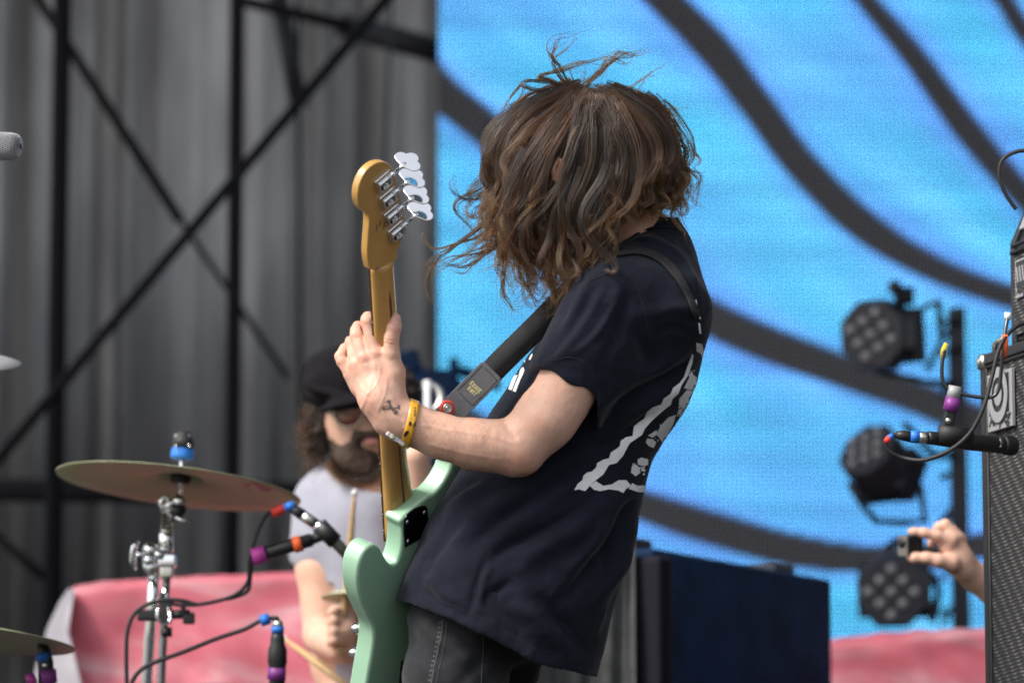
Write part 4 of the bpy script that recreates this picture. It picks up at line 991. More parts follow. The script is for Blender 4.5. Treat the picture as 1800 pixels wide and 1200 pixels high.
# ---- yellow festival wristband
def wristband():
    a = Cf(716, 742, -.205); ax = unit(Cf(770, 762, -.200) - Cf(700, 735, -.207)); u = unit(np.cross(ax, [0, 1, 0])); w = np.cross(ax, u); n = 64; V = []
    ctr = Cf(718, 743, -.2055); tilt = -.16
    for k in range(n):
        t = 2*math.pi*k/n; dr = math.cos(t)*u + math.sin(t)*w
        hit = ARM.ray_cast(Vector(ctr + dr*.09 + ax*(tilt*.04*math.cos(t))), Vector(-dr)); rr = np.linalg.norm(np.array(hit[0]) - ctr) if hit[0] is not None else .038
        V.append((t, rr))
    r = np.array([q[1] for q in V]); r = np.clip(r, .028, .046); r = np.convolve(np.concatenate([r[-5:], r, r[:5]]), np.ones(7)/7, 'same')[5:-5] + .0022
    hw = .0088; out = []
    for k in range(n):
        t = 2*math.pi*k/n; dr = math.cos(t)*u + math.sin(t)*w; sh = ax*(.006*math.cos(t)*-1 + .002)
        for s in (-1, -.4, .4, 1): out.append(ctr + dr*(r[k]) + ax*hw*s + sh)
    F = [(k*4+j, ((k+1) % n)*4+j, ((k+1) % n)*4+j+1, k*4+j+1) for k in range(n) for j in range(3)]
    o = mk('wristband', toW(np.array(out)), F, M['band'], mus); s = o.modifiers.new('so', 'SOLIDIFY'); s.thickness = .0006; s.offset = 1
    o['label'] = 'yellow festival wristband with black printing and a white clasp'
    T = bvh(np.array(out), F); zz = lambda x, y: (680 + x/5.457, 640 + y/5.457)
    marks = [[(212, 560), (225, 545), (238, 560), (236, 585), (215, 590)], [(245, 620), (262, 560), (278, 548), (275, 585), (255, 600)], [(92, 690), (140, 650), (205, 635), (215, 650), (190, 680), (140, 705)]]
    marks = [[zz(*q) for q in b] for b in marks]
    for i, yy in enumerate((418, 440, 458, 476, 492)): marks.append([zz(258, yy), zz(276, yy - 4), zz(277, yy + 4), zz(259, yy + 9)])
    decal(marks, None, None, .0011, M['blackink'], 'band_print', o, 2.0, T=T)
    c = Cf(693, 769, -.235); ex = unit(Cf(706, 778, -.225) - Cf(677, 759, -.235)); ez = unit(np.cross(ex, [0, 1, 0])); ey = np.cross(ez, ex)
    for (s, q, L_, Wd) in ((-.010, 0, .013, .008), (.003, 0, .012, .009), (.016, 0, .013, .008)):
        v, f = boxo(toW(c + ex*s), dirW(ex), dirW(ey), dirW(ez), L_, .005, Wd); bevel(mk('clasp', v, f, M['whiteplastic'], o, smooth=False), .0012, 2)
    v, f = lathe(toW(c - ex*.004 - ey*.0), dirW(np.array([0, -1.0, 0])), [(.0045, 0), (.0045, .0045), (.003, .0055), (0, .0056)], 14); mk('clasp_stud', v, f, M['brass'], o)
wristband()
# ================================================================== BASS GUITAR
BA = unit(np.array([-.038, -.50, .865])); BT = np.array([.735, -.60, 0]); BT[2] = -(BA[0]*BT[0] + BA[1]*BT[1])/BA[2]; BT = unit(BT); BW = np.cross(BA, BT)
BO = Cf(695, 937, .02)
wA, wT, wW = dirW(BA), dirW(BT), dirW(BW)
def B(w, a, t): return toW(BO + (BW*w + BA*a + BT*t)/1000.0)
bass = empty('bass_guitar', B(0, -150, 35), 'mint green electric bass with amber neck held upright by the long-haired player', 'bass guitar')
outl = [(33, 85), (50, 84), (68, 89), (86, 100), (102, 116), (111, 140), (116, 172), (124, 198), (139, 208), (154, 194), (162, 150), (160, 90), (150, 20), (140, -45), (136, -105), (142, -160), (156, -220), (166, -280), (160, -345),
        (132, -395), (80, -424), (0, -435), (-90, -425), (-145, -390), (-168, -335), (-163, -275), (-147, -218), (-130, -165), (-125, -126), (-139, -85), (-153, -42), (-157, 0), (-149, 35), (-131, 54), (-109, 53), (-92, 36), (-80, 8),
        (-67, -12), (-53, -14), (-42, 2), (-36, 25), (-34, 50), (-33, 72)]
oc = catmull(outl, 5, closed=True)
v, f = prism(oc, B(0, 0, 0), wW/1000, wA/1000, wT/1000, 11, 55)
body = fixn(mk('body', v, f, M['mint'], bass, smooth=True)); bevel(body, .0115, 6, 40)
def backed(w0, a0, poly, name, m, t0, t1, bv=.0005):
    v, f = prism(poly, B(0, 0, 0), wW/1000, wA/1000, wT/1000, t0, t1); o = fixn(mk(name, v, f, m, bass, smooth=False)); bevel(o, bv, 2); return o
# neck plate with four screws
pl = backed(0, 0, catmull([(-26, 8), (26, 8), (32, 14), (32, 62), (20, 74), (-8, 78), (-30, 66), (-32, 14)], 3, True), 'neck_plate', M['blackmetal'], 55, 57.2)
pl.data.materials[0] = mat('dark_chrome', (0.10, 0.10, 0.11), .12, 1.0)
for (w, a) in ((-23, 18), (23, 18), (24, 58), (-22, 60)):
    v, f = lathe(B(w, a, 57.2), wT, [(.0045, 0), (.0045, .001), (.003, .002), (0, .0022)], 14); mk('screw', v, f, M['chrome'], pl)
backed(0, 0, [(-60, -235), (20, -235), (75, -260), (90, -330), (40, -375), (-45, -370), (-75, -310)], 'control_cover', M['blackplastic'], 55, 57)
# knobs, bridge and pickup on the front
for (w, a) in ((-118, -152), (-128, -202), (-132, -285)):
    v, f = lathe(B(w, a, 11), -wT, [(.010, 0), (.010, .014), (.0085, .016), (0, .0162)], 20); mk('knob', v, f, M['chrome'], bass)
v, f = boxo(B(0, -270, 8), wW, wA, wT, .08, .05, .012); bevel(mk('bridge', v, f, M['chrome'], bass, smooth=False), .002)
for a in (-170, -90): v, f = boxo(B(0, a, 8), wW, wA, wT, .095, .03, .014); bevel(mk('pickup', v, f, M['blackplastic'], bass, smooth=False), .003)
# neck
NL = 585.0
def neck():
    V = []; n = 44; seg = 14
    for i in range(n+1):
        u = i/n; a = 6 + (NL - 6)*u; hw = np.interp(u, [0, 1], [32.5, 26]); th = np.interp(u, [0, .16, .28, 1], [28.5, 28.5, 26.5, 25])
        sq = np.interp(u, [0, .15, .26], [4.5, 3.6, 2.1])     # square heel blends into a round neck
        for k in range(seg+1):
            t = math.pi*k/seg; cx = math.copysign(abs(math.cos(t))**(2/sq), math.cos(t)); sy = abs(math.sin(t))**(2/sq)
            V.append(B(hw*cx, a, 5 + (th-5)*sy))
    m = seg+1; F = [(i*m+k, i*m+k+1, (i+1)*m+k+1, (i+1)*m+k) for i in range(n) for k in range(seg)]
    F += [(i*m, (i+1)*m, (i+1)*m+seg, i*m+seg) for i in range(n)] + [tuple(range(m)), tuple(n*m+k for k in range(m))[::-1]]
    o = fixn(mk('neck', V, F, M['maple'], bass))
    # walnut skunk stripe let into the back
    V = []; 
    for i in range(31):
        u = i/30; a = 30 + (530-30)*u; th = np.interp((a-6)/(NL-6), [0, .16, .28, 1], [28.5, 28.5, 26.5, 25])
        hw = 2.9 if 0 < i < 30 else .6
        for (w, t) in ((-hw, th - .35), (-hw, th + .10), (hw, th + .10), (hw, th - .35)): V.append(B(w, a, t))
    F = [(i*4+k, i*4+(k+1) % 4, (i+1)*4+(k+1) % 4, (i+1)*4+k) for i in range(30) for k in range(4)] + [(0, 1, 2, 3), (120, 121, 122, 123)]
    mk('skunk_stripe', V, F, M['walnut'], o)
    # fingerboard
    V = []
    for i in range(2):
        a = (0, NL)[i]; hw = (33, 26.3)[i]
        for (w, t) in ((-hw, 5), (-hw, 1), (0, -1), (hw, 1), (hw, 5)): V.append(B(w, a, t))
    F = [(k, (k+1) % 5, 5+(k+1) % 5, 5+k) for k in range(5)] + [(0, 1, 2, 3, 4), (9, 8, 7, 6, 5)]
    fb = fixn(mk('fingerboard', V, F, M['rosewood'], bass, smooth=False))
    sc = 864*NL/592.0
    for k in range(1, 21):
        a = NL - sc*(1 - 2**(-k/12)); hw = np.interp(a/NL, [0, 1], [33.1, 26.4])
        v, f = tube([B(-hw, a, 1.6), B(-hw, a, .6), B(0, a, -1.4), B(hw, a, .6)], .0007, 6); mk('fret', v, f, M['nickel'], fb)
        if k in (3, 5, 7, 9, 12, 15, 17, 19):
            am = NL - sc*(1 - 2**(-(k-.5)/12)); hw = np.interp(am/NL, [0, 1], [33.1, 26.4]); v, f = cyl(B(-hw - .15, am, 3), B(-hw + 1, am, 3), .0011, seg=8); mk('side_dot', v, f, M['whiteplastic'], fb)
    v, f = boxo(B(0, NL + 2, 1.5), wW, wA, wT, .053, .004, .007); mk('nut', v, f, M['whiteplastic'], bass, smooth=False)
    for q in (-15, -5, 5, 15):
        pts = [B(q*1.9, -270, 2), B(q*1.7, 0, -3.5), B(q, NL, -1.5), B(q + 10, NL + 60 + (15 - q)*2.6, 4)]; v, f = tube(pts, [.0012, .0011, .001, .001], 6); mk('string', v, f, M['nickel'], bass)
neck()
# headstock
hs = [(21, -2), (24, 10), (34, 26), (43, 44), (45, 62), (40, 100), (33, 140), (26, 172), (12, 190), (-10, 198), (-32, 194), (-48, 178), (-55, 156), (-52, 134), (-42, 120), (-34, 112), (-33, 100), (-38, 70), (-42, 40), (-40, 16), (-36, 6), (-21, 2)]
hs = [(x*1.12, y*1.06) for x, y in hs]; hc = catmull(hs, 5, True)
def Bh(w, a, t): return B(w, NL + a, t)
v, f = prism([(w, NL + a) for w, a in hc], B(0, 0, 0), wW/1000, wA/1000, wT/1000, 6, 22.5)
head = fixn(mk('headstock', v, f, M['maple'], bass)); bevel(head, .003, 3, 40)
v, f = merge([tube([Bh(w, -10, 19), Bh(w, 4, 17.5)], .0085, 10) for w in (-10, 0, 10)])
v, f = tube([Bh(0, -26, 12), Bh(0, -8, 12), Bh(0, 8, 12), Bh(0, 22, 12)], [.0125, .0125, .0105, .004], 18); mk('volute', v, f, M['maple'], head)
# small ink marks on the back of the headstock
for (w, a) in ((-20, 84), (-11, 89), (-2, 80)):
    v, f = boxo(Bh(w, a, 22.7), unit(wW*.3 + wA), unit(np.cross(wT, wW*.3 + wA)), wT, .012, .0016, .0004); mk('ink_mark', v, f, M['blackink'], head, smooth=False)
tilt = R(13); kW = unit(wW*math.cos(tilt) + wA*math.sin(tilt)); kA = unit(np.cross(wT, kW)*-1)
if np.dot(kA, wA) < 0: kA = -kA
def tuner(w, a, kroll, i):
    c = Bh(w, a, 22.5); root_ = tun = mk('tuner', *boxo(c + wT*.001, kW, kA, wT, .040, .026, .002), M['chrome'], bass, smooth=False); bevel(tun, .0006, 2)
    s = lambda x, y, z: c + kW*x + kA*y + wT*z
    # side flanges, worm shaft and gear
    for yy in (-.0105, .0105):
        v, f = boxo(s(-.002, yy, .005), kW, kA, wT, .034, .0022, .009); bevel(mk('flange', v, f, M['chrome'], tun, smooth=False), .0005, 2)
    for xx in (-.018, -.011, .010):
        v, f = boxo(s(xx, 0.0, .006), kW, kA, wT, .003, .021, .010); bevel(mk('bracket', v, f, M['chrome'], tun, smooth=False), .0005, 2)
    v, f = lathe(s(-.020, .006, .0085), kW, [(.0, 0), (.0042, .001)] + [(.0036 if k % 2 else .0050, .002 + k*.0011) for k in range(22)] + [(.0033, .028), (.0033, .034), (.0046, .036), (.0046, .040), (.0030, .043), (.0030, .054)], 16); mk('worm_shaft', v, f, M['chrome'], tun)
    prof = []
    nteeth = 16; V = []
    for h in (0.001, .006):
        for k in range(nteeth*2):
            t = math.pi*k/nteeth; rr = .0082 if k % 2 else .0066; V.append(s(.0, -.0055, h) + rr*(math.cos(t)*kW + math.sin(t)*kA))
    n = nteeth*2; F = [tuple(range(n))[::-1], tuple(range(n, 2*n))] + [(k, (k+1) % n, n+(k+1) % n, n+k) for k in range(n)]
    mk('gear', V, F, M['nickel'], tun, smooth=False)
    v, f = lathe(s(0, -.0055, .006), wT, [(.0035, 0), (.0035, .0015), (.002, .0026), (0, .0027)], 12); mk('gear_screw', v, f, M['chrome'], tun)
    for (x, y) in ((-.016, -.0), (.016, -.004)):
        v, f = lathe(s(x, y, .002), wT, [(.0022, 0), (.002, .001), (0, .0016)], 10); mk('screw', v, f, M['chrome'], tun)
    # clover-shaped key
    ck = s(.043, .006, .0085); n0 = dirW(unit(np.array([-.30 + kroll*.6, -1.0, .28 + kroll]))); zk = unit(n0 - kW*np.dot(n0, kW)); yk = np.cross(zk, kW)
    lob = []
    for t in np.linspace(0, 2*math.pi, 72, endpoint=False):
        # three-lobed outline
        best = 0; dx, dy = math.cos(t), math.sin(t)
        for (ox, oy, rr) in ((.0125, .0105, .0098), (.0125, -.0105, .0098), (.0215, 0, .0100), (.008, 0, .0085)):
            bq = ox*dx + oy*dy; disc = bq*bq - (ox*ox + oy*oy - rr*rr)
            if disc > 0: best = max(best, bq + math.sqrt(disc))
        lob.append((best*dx, best*dy))
    lob = [(x*1.22, y*1.38) for x, y in lob if math.hypot(x, y) > 1e-4]
    v, f = prism(lob, ck, kW, yk, zk, -.0017, .0017); key = fixn(mk('tuning_key', v, f, M['chrome'], tun)); bevel(key, .0013, 3, 40)
    v, f = tube([ck - kW*.006, ck + kW*.006, ck + kW*.014], [.0030, .0042, .001], 10, flat=.8, ref=tuple(zk)); mk('key_stem', v, f, M['chrome'], tun)
    v, f = cyl(Bh(w - 0, a - 6, 5), Bh(w, a - 6, -6), .0065, seg=16); mk('string_post', v, f, M['chrome'], bass)
for i, (w, a, kr) in enumerate(((3, 168, .12), (12, 131, -.12), (20, 94, .2), (28, 57, .35))): tuner(w, a, kr, i)

# strap button with red lock, then the strap itself (worn, so a thing of its own)
strap = empty('guitar_strap', P(840, 670, 7.15), 'black woven strap with grey leather end and red locking washer running over the shoulder', 'guitar strap')
SB = Cf(786, 717, -.075)
ez = unit(np.array([.25, -1, .0])); 
v, f = lathe(toW(SB), dirW(ez), [(.0055, -.004), (.0142, -.003), (.0150, 0), (.0142, .003), (.0095, .0042), (.0085, .003)], 30); mk('strap_lock', v, f, M['red'], strap)
v, f = lathe(toW(SB), dirW(ez), [(.0088, .002), (.0088, .0052), (.0066, .0060), (.0060, .0046), (.0042, .0046), (.0038, .0064), (.0018, .007), (.0014, .0054), (0, .0054)], 28); mk('strap_button', v, f, M['nickel'], bass)
e0 = Cf(769, 748, -.070); e1 = Cf(866, 650, -.080)
dirE = unit(e1 - e0); nE = unit(np.array([.12, -1, .15])); sE = np.cross(dirE, nE)
def le(u, s): return (u, s)
LE = np.linalg.norm(e1 - e0)
op = [(0, -.016), (.012, -.024), (.05, -.0262), (LE - .006, -.0262), (LE, -.021), (LE, .021), (LE - .006, .0262), (.05, .0262), (.012, .022), (0, .014)]
v, f = prism(op, toW(e0), dirW(dirE), dirW(sE), dirW(nE), -.0015, .0015); lo = fixn(mk('leather_end', v, f, M['leather'], strap, smooth=False)); bevel(lo, .0008, 2)
def onle(u, s, h=.0018): return toW(e0 + dirE*u + sE*s + nE*h)
fr_ = [(.072, -.0205), (LE - .008, -.0205), (LE - .008, .0205), (.072, .0205)]
for i in range(4):
    a, b = fr_[i], fr_[(i+1) % 4]; v, f = tube([onle(*a), onle(*b)], .00045, 5); mk('stitch_line', v, f, M['blackink'], lo)
# maker's mark: two short words in pale yellow block lettering
def blockword(u0, s0, rows_, px_=.00155):
    for r_, row in enumerate(rows_):
        run = None
        for k, ch in enumerate(row + ' '):
            if ch == '#' and run is None: run = k
            if ch != '#' and run is not None:
                L_ = (k - run)*px_; c = onle(u0 + (r_ - len(rows_)/2)*px_, s0 + ((run + k)/2 - len(row)/2)*px_, .0016)
                PARTS.append(boxo(c, dirW(dirE), dirW(sE), dirW(nE), px_*1.05, L_, .0003)); run = None
PARTS = []
erni = ["### ### # # # ###", "#   # # ### # #  ", "##  ##  # # # ## ", "#   # # # # # #  ", "### # # # # # ###"]
ball = ["  ##  ### #  #  ", "  # # # # #  #  ", "  ##  ### #  #  ", "  # # # # #  #  ", "  ##  # # ## ## "]
blockword(.092, 0, ball); blockword(.102, 0, erni)
v, f = merge(PARTS); o = mk('maker_mark', v, f, M['yellowprint'], lo, smooth=False); o['kind'] = 'stuff'
# webbing: front run, then over the shoulder and down the back, laid on the shirt
pts = [Cf(858, 660, -.073), Cf(885, 632, -.078), Cf(940, 578, -.085), Cf(985, 532, -.095), Cf(1030, 488, -.115), Cf(1075, 452, -.10)]
c = catmull(pts, 6); v, f = ribbon(toW(c), dirW(nE), .0465, .0022); mk('webbing', v, f, M['webbing'], strap)
ctr = catmull([(1085, 446), (1120, 441), (1155, 450), (1186, 474), (1208, 510), (1226, 556)], 8)
wd = np.interp(np.linspace(0, 1, len(ctr)), [0, .25, .6, 1], [6, 8, 12, 7]); t = np.gradient(ctr, axis=0); t /= np.linalg.norm(t, axis=1)[:, None]; nn = np.stack([-t[:, 1], t[:, 0]], 1)
for off, w in ((.0035, 1.0),):
    poly = [tuple(q) for q in ctr + nn*wd[:, None]*w] + [tuple(q) for q in (ctr - nn*wd[:, None]*.35*w)[::-1]]
    o = decal([poly], None, None, off, M['webbing'], 'webbing', strap, 5.0, T=SH)
    if o: so = o.modifiers.new('s', 'SOLIDIFY'); so.thickness = .0025; so.offset = 0

# ================================================================== HAIR
def hair_mat(name, melanin, red, rough=0.28):
    m = bpy.data.materials.new(name); m.use_nodes = True; nt = m.node_tree; N = nt.nodes; N.remove(N['Principled BSDF'])
    h = N.new('ShaderNodeBsdfHairPrincipled'); h.parametrization = 'MELANIN'
    h.inputs['Melanin'].default_value = melanin; h.inputs['Melanin Redness'].default_value = red; h.inputs['Roughness'].default_value = rough
    h.inputs['Radial Roughness'].default_value = .35
    for k in ('Random Color', 'Random Roughness'):
        if k in h.inputs: h.inputs[k].default_value = .45
    ci = N.new('ShaderNodeHairInfo'); 
    mr = N.new('ShaderNodeMapRange'); mr.inputs['From Min'].default_value = .45; mr.inputs['From Max'].default_value = 1.0
    mr.inputs['To Min'].default_value = melanin; mr.inputs['To Max'].default_value = melanin*.62
    nt.links.new(ci.outputs['Intercept'], mr.inputs[0]); at = N.new('ShaderNodeAttribute'); at.attribute_name = 'tone'
    m2 = N.new('ShaderNodeMapRange'); m2.inputs['To Min'].default_value = 1.14; m2.inputs['To Max'].default_value = .70; nt.links.new(at.outputs['Fac'], m2.inputs[0])
    mm = N.new('ShaderNodeMath'); mm.operation = 'MULTIPLY'; mm.use_clamp = True; nt.links.new(mr.outputs[0], mm.inputs[0]); nt.links.new(m2.outputs[0], mm.inputs[1]); nt.links.new(mm.outputs[0], h.inputs['Melanin'])
    nt.links.new(h.outputs[0], N['Material Output'].inputs['Surface']); return m
def make_hair(name, strands, radius, matl, parent, tones=None):
    """strands: list of (n,3) camera-frame arrays"""
    cv = bpy.data.hair_curves.new(name); cv.add_curves([len(s) for s in strands])
    off = np.array(rootloc(parent)); pts = toW(np.concatenate(strands)) - off
    cv.points.foreach_set('position', pts.astype(np.float32).ravel())
    ra = cv.attributes.get('radius') or cv.attributes.new('radius', 'FLOAT', 'POINT')
    rr = np.concatenate([radius*np.interp(np.linspace(0, 1, len(s)), [0, .7, 1], [1, .85, .25]) for s in strands])
    ra.data.foreach_set('value', rr.astype(np.float32)); cv.materials.append(matl)
    tn = cv.attributes.new('tone', 'FLOAT', 'CURVE'); tn.data.foreach_set('value', np.asarray(tones if tones is not None else [.5]*len(strands), np.float32))
    o = bpy.data.objects.new(name, cv); COL.objects.link(o); o.parent = parent; return o
HM = hair_mat('brown_hair', .83, .18, .24)
rg = np.random.RandomState(5)
CROWN = (1040, 168)
# families of guides: each is a list of (px, py, dy) control points, ordered round the head
near = [
 [(1015, 158, -.01), (940, 176, -.02), (885, 225, -.03), (865, 290, -.035), (858, 350, -.04), (838, 405, -.05), (795, 440, -.05)],
 [(1020, 160, -.03), (945, 195, -.055), (893, 250, -.07), (870, 320, -.075), (868, 380, -.075), (850, 425, -.08), (800, 462, -.08)],
 [(1025, 164, -.05), (955, 215, -.08), (905, 275, -.095), (885, 345, -.10), (888, 405, -.10), (868, 450, -.10), (850, 478, -.10)],
 [(1028, 168, -.065), (965, 230, -.098), (920, 300, -.11), (900, 370, -.115), (905, 430, -.115), (900, 480, -.11), (905, 545, -.11)],
 [(1032, 172, -.075), (980, 240, -.11), (940, 310, -.12), (922, 380, -.12), (925, 440, -.12), (940, 485, -.115), (925, 530, -.11)],
 [(1036, 176, -.08), (1000, 245, -.115), (962, 320, -.125), (945, 390, -.125), (952, 450, -.12), (968, 500, -.12), (978, 540, -.12)],
 [(1038, 178, -.082), (1012, 250, -.118), (985, 330, -.128), (972, 400, -.13), (985, 460, -.13), (992, 510, -.13), (1000, 553, -.13)],
 [(1042, 178, -.082), (1030, 250, -.12), (1012, 330, -.13), (1000, 400, -.135), (1012, 460, -.14), (1000, 500, -.14), (1002, 530, -.14)],
 [(1048, 178, -.08), (1055, 250, -.12), (1045, 330, -.13), (1035, 400, -.14), (1040, 450, -.145), (1025, 485, -.145), (1018, 505, -.145)],
 [(1052, 176, -.078), (1078, 245, -.115), (1080, 320, -.13), (1068, 385, -.14), (1058, 430, -.145), (1050, 460, -.145), (1042, 480, -.145)],
 [(1056, 174, -.07), (1098, 235, -.105), (1112, 305, -.12), (1100, 352, -.13), (1082, 388, -.135), (1070, 418, -.14), (1064, 440, -.14)],
 [(1060, 170, -.06), (1118, 225, -.09), (1142, 290, -.10), (1136, 330, -.105), (1116, 358, -.11), (1100, 372, -.11), (1088, 388, -.11)],
 [(1062, 166, -.05), (1135, 210, -.07), (1168, 275, -.08), (1172, 318, -.085), (1160, 345, -.085), (1142, 356, -.085), (1150, 370, -.085)],
 [(1064, 160, -.03), (1140, 195, -.045), (1182, 255, -.05), (1194, 300, -.05), (1186, 340, -.05), (1180, 368, -.05), (1192, 392, -.05)],
 [(1064, 156, -.01), (1138, 180, -.01), (1182, 245, -.01), (1205, 290, -.01), (1208, 330, -.01), (1198, 370, -.01), (1204, 400, -.01)]]
far = [[(x, y, -dy*.9 + .02) for x, y, dy in g] for g in near]
def gpt(fam, u, n=26):
    """interpolate between neighbouring guides"""
    u = np.clip(u, 0, .9999)*(len(fam) - 1); i = int(u); t = u - i
    a = CM[id(fam)][i]; b = CM[id(fam)][i+1]; return a*(1-t) + b*t
CM = {id(F_): [catmull(g, 5) for g in F_] for F_ in (near, far)}
def clump_strands(c, ns, r0, r1, wav, freq, frizz, cut=(.75, 1.0), ph=None):
    """c: (n,3) px guide of a clump -> strands in camera frame"""
    n = len(c); t = np.linspace(0, 1, n); base = np.array([Cf(*q) for q in c]); tg = np.gradient(base, axis=0); tg /= np.linalg.norm(tg, axis=1)[:, None] + 1e-9
    side = np.cross(tg, [0, 1, 0]); side /= np.linalg.norm(side, axis=1)[:, None] + 1e-9; dep = np.cross(side, tg)
    p1, p2 = (rg.uniform(0, 6.28), rg.uniform(0, 6.28)) if ph is None else ph
    env = np.clip((t - .22)/.5, 0, 1)
    wv = wav*env*np.sin(freq*t*6.28 + p1); wd_ = wav*.8*env*np.cos(freq*t*6.28*.93 + p2)
    ctr = base + side*wv[:, None] + dep*wd_[:, None]
    out = []
    for _ in range(ns):
        a = rg.uniform(0, 6.28); q = math.sqrt(rg.uniform(0, 1)); rad = (r0*(1-t)**.8 + r1*(.25 + .75*t))
        off = side*(math.cos(a)*q*rad)[:, None] + dep*(math.sin(a)*q*rad)[:, None]
        ph2 = rg.uniform(0, 6.28, 3); fz = frizz*(.25 + t)
        jit = side*(fz*np.sin(t*9 + ph2[0]) + .5*fz*np.sin(t*23 + ph2[1]))[:, None] + dep*(fz*np.sin(t*11 + ph2[2]))[:, None]
        s = ctr + off + jit
        k = rg.uniform(*cut); m = max(6, int(n*k)); out.append(s[:m])
    return out
strands = []; tones = []
def addc(lst, tone):
    global strands
    for q in lst:
        strands.append(q); tones.append(tone)
def wander(c, A, B_):
    """bend a guide with smooth noise that grows towards the tip"""
    t = np.linspace(0, 1, len(c)); s_ = rg.uniform(0, 500)
    n1 = np.array([noise.noise(Vector((s_, k*2.4, 0))) for k in t]); n2 = np.array([noise.noise(Vector((s_ + 60, k*2.4, 0))) for k in t])
    c = c.copy(); c[:, 0] += A*n1*(.25 + t)*2; c[:, 1] += B_*n2*(.2 + t)*2; return c
def resamp(c, n=34):
    idx = np.linspace(0, len(c)-1, n); return np.stack([np.interp(idx, np.arange(len(c)), c[:, j]) for j in range(3)], 1)
def tame(c):
    """keep the outline slim: pull the outer right and left guides in"""
    c = c.copy(); x = c[:, 0]; c[:, 0] = np.where(x > 1120, 1120 + (x-1120)*.86, np.where(x < 930, 930 - (930-x)*np.where(c[:, 1] < 370, .76, .90), x)); return c
for fam, layers in ((near, ((-.004, 200, 22), (.012, 170, 20), (.030, 90, 22))), (far, ((0, 70, 24),))):
    for depth_off, nc, ns in layers:
        for k in range(nc):
            u = (k + rg.uniform(-.4, 1.4))/nc; c = tame(gpt(fam, u)); st = rg.choice([0, 0, 1, 2, 4, 6, 8]); c = resamp(c[st:])
            t = np.linspace(0, 1, len(c)); side_ = rg.normal(0, 14)
            c[:, 0] += side_*t + (1 - t)*rg.normal(0, 12); c[:, 1] += rg.normal(0, 4) - 4*(1-t); c[:, 2] += depth_off + rg.normal(0, .011)
            c = wander(c, 22 + (52 if rg.rand() < .22 else 8), 18); short = rg.uniform(.52, 1.08) if u > .12 else rg.uniform(.62, 1.05)
            m = int(34*min(short, 1)); c = resamp(c[:m])
            addc(clump_strands(c, ns, .0110, .0022, rg.uniform(.004, .012), rg.uniform(2.0, 4.2), .0008, (.72, 1.0)), rg.uniform(0, 1))
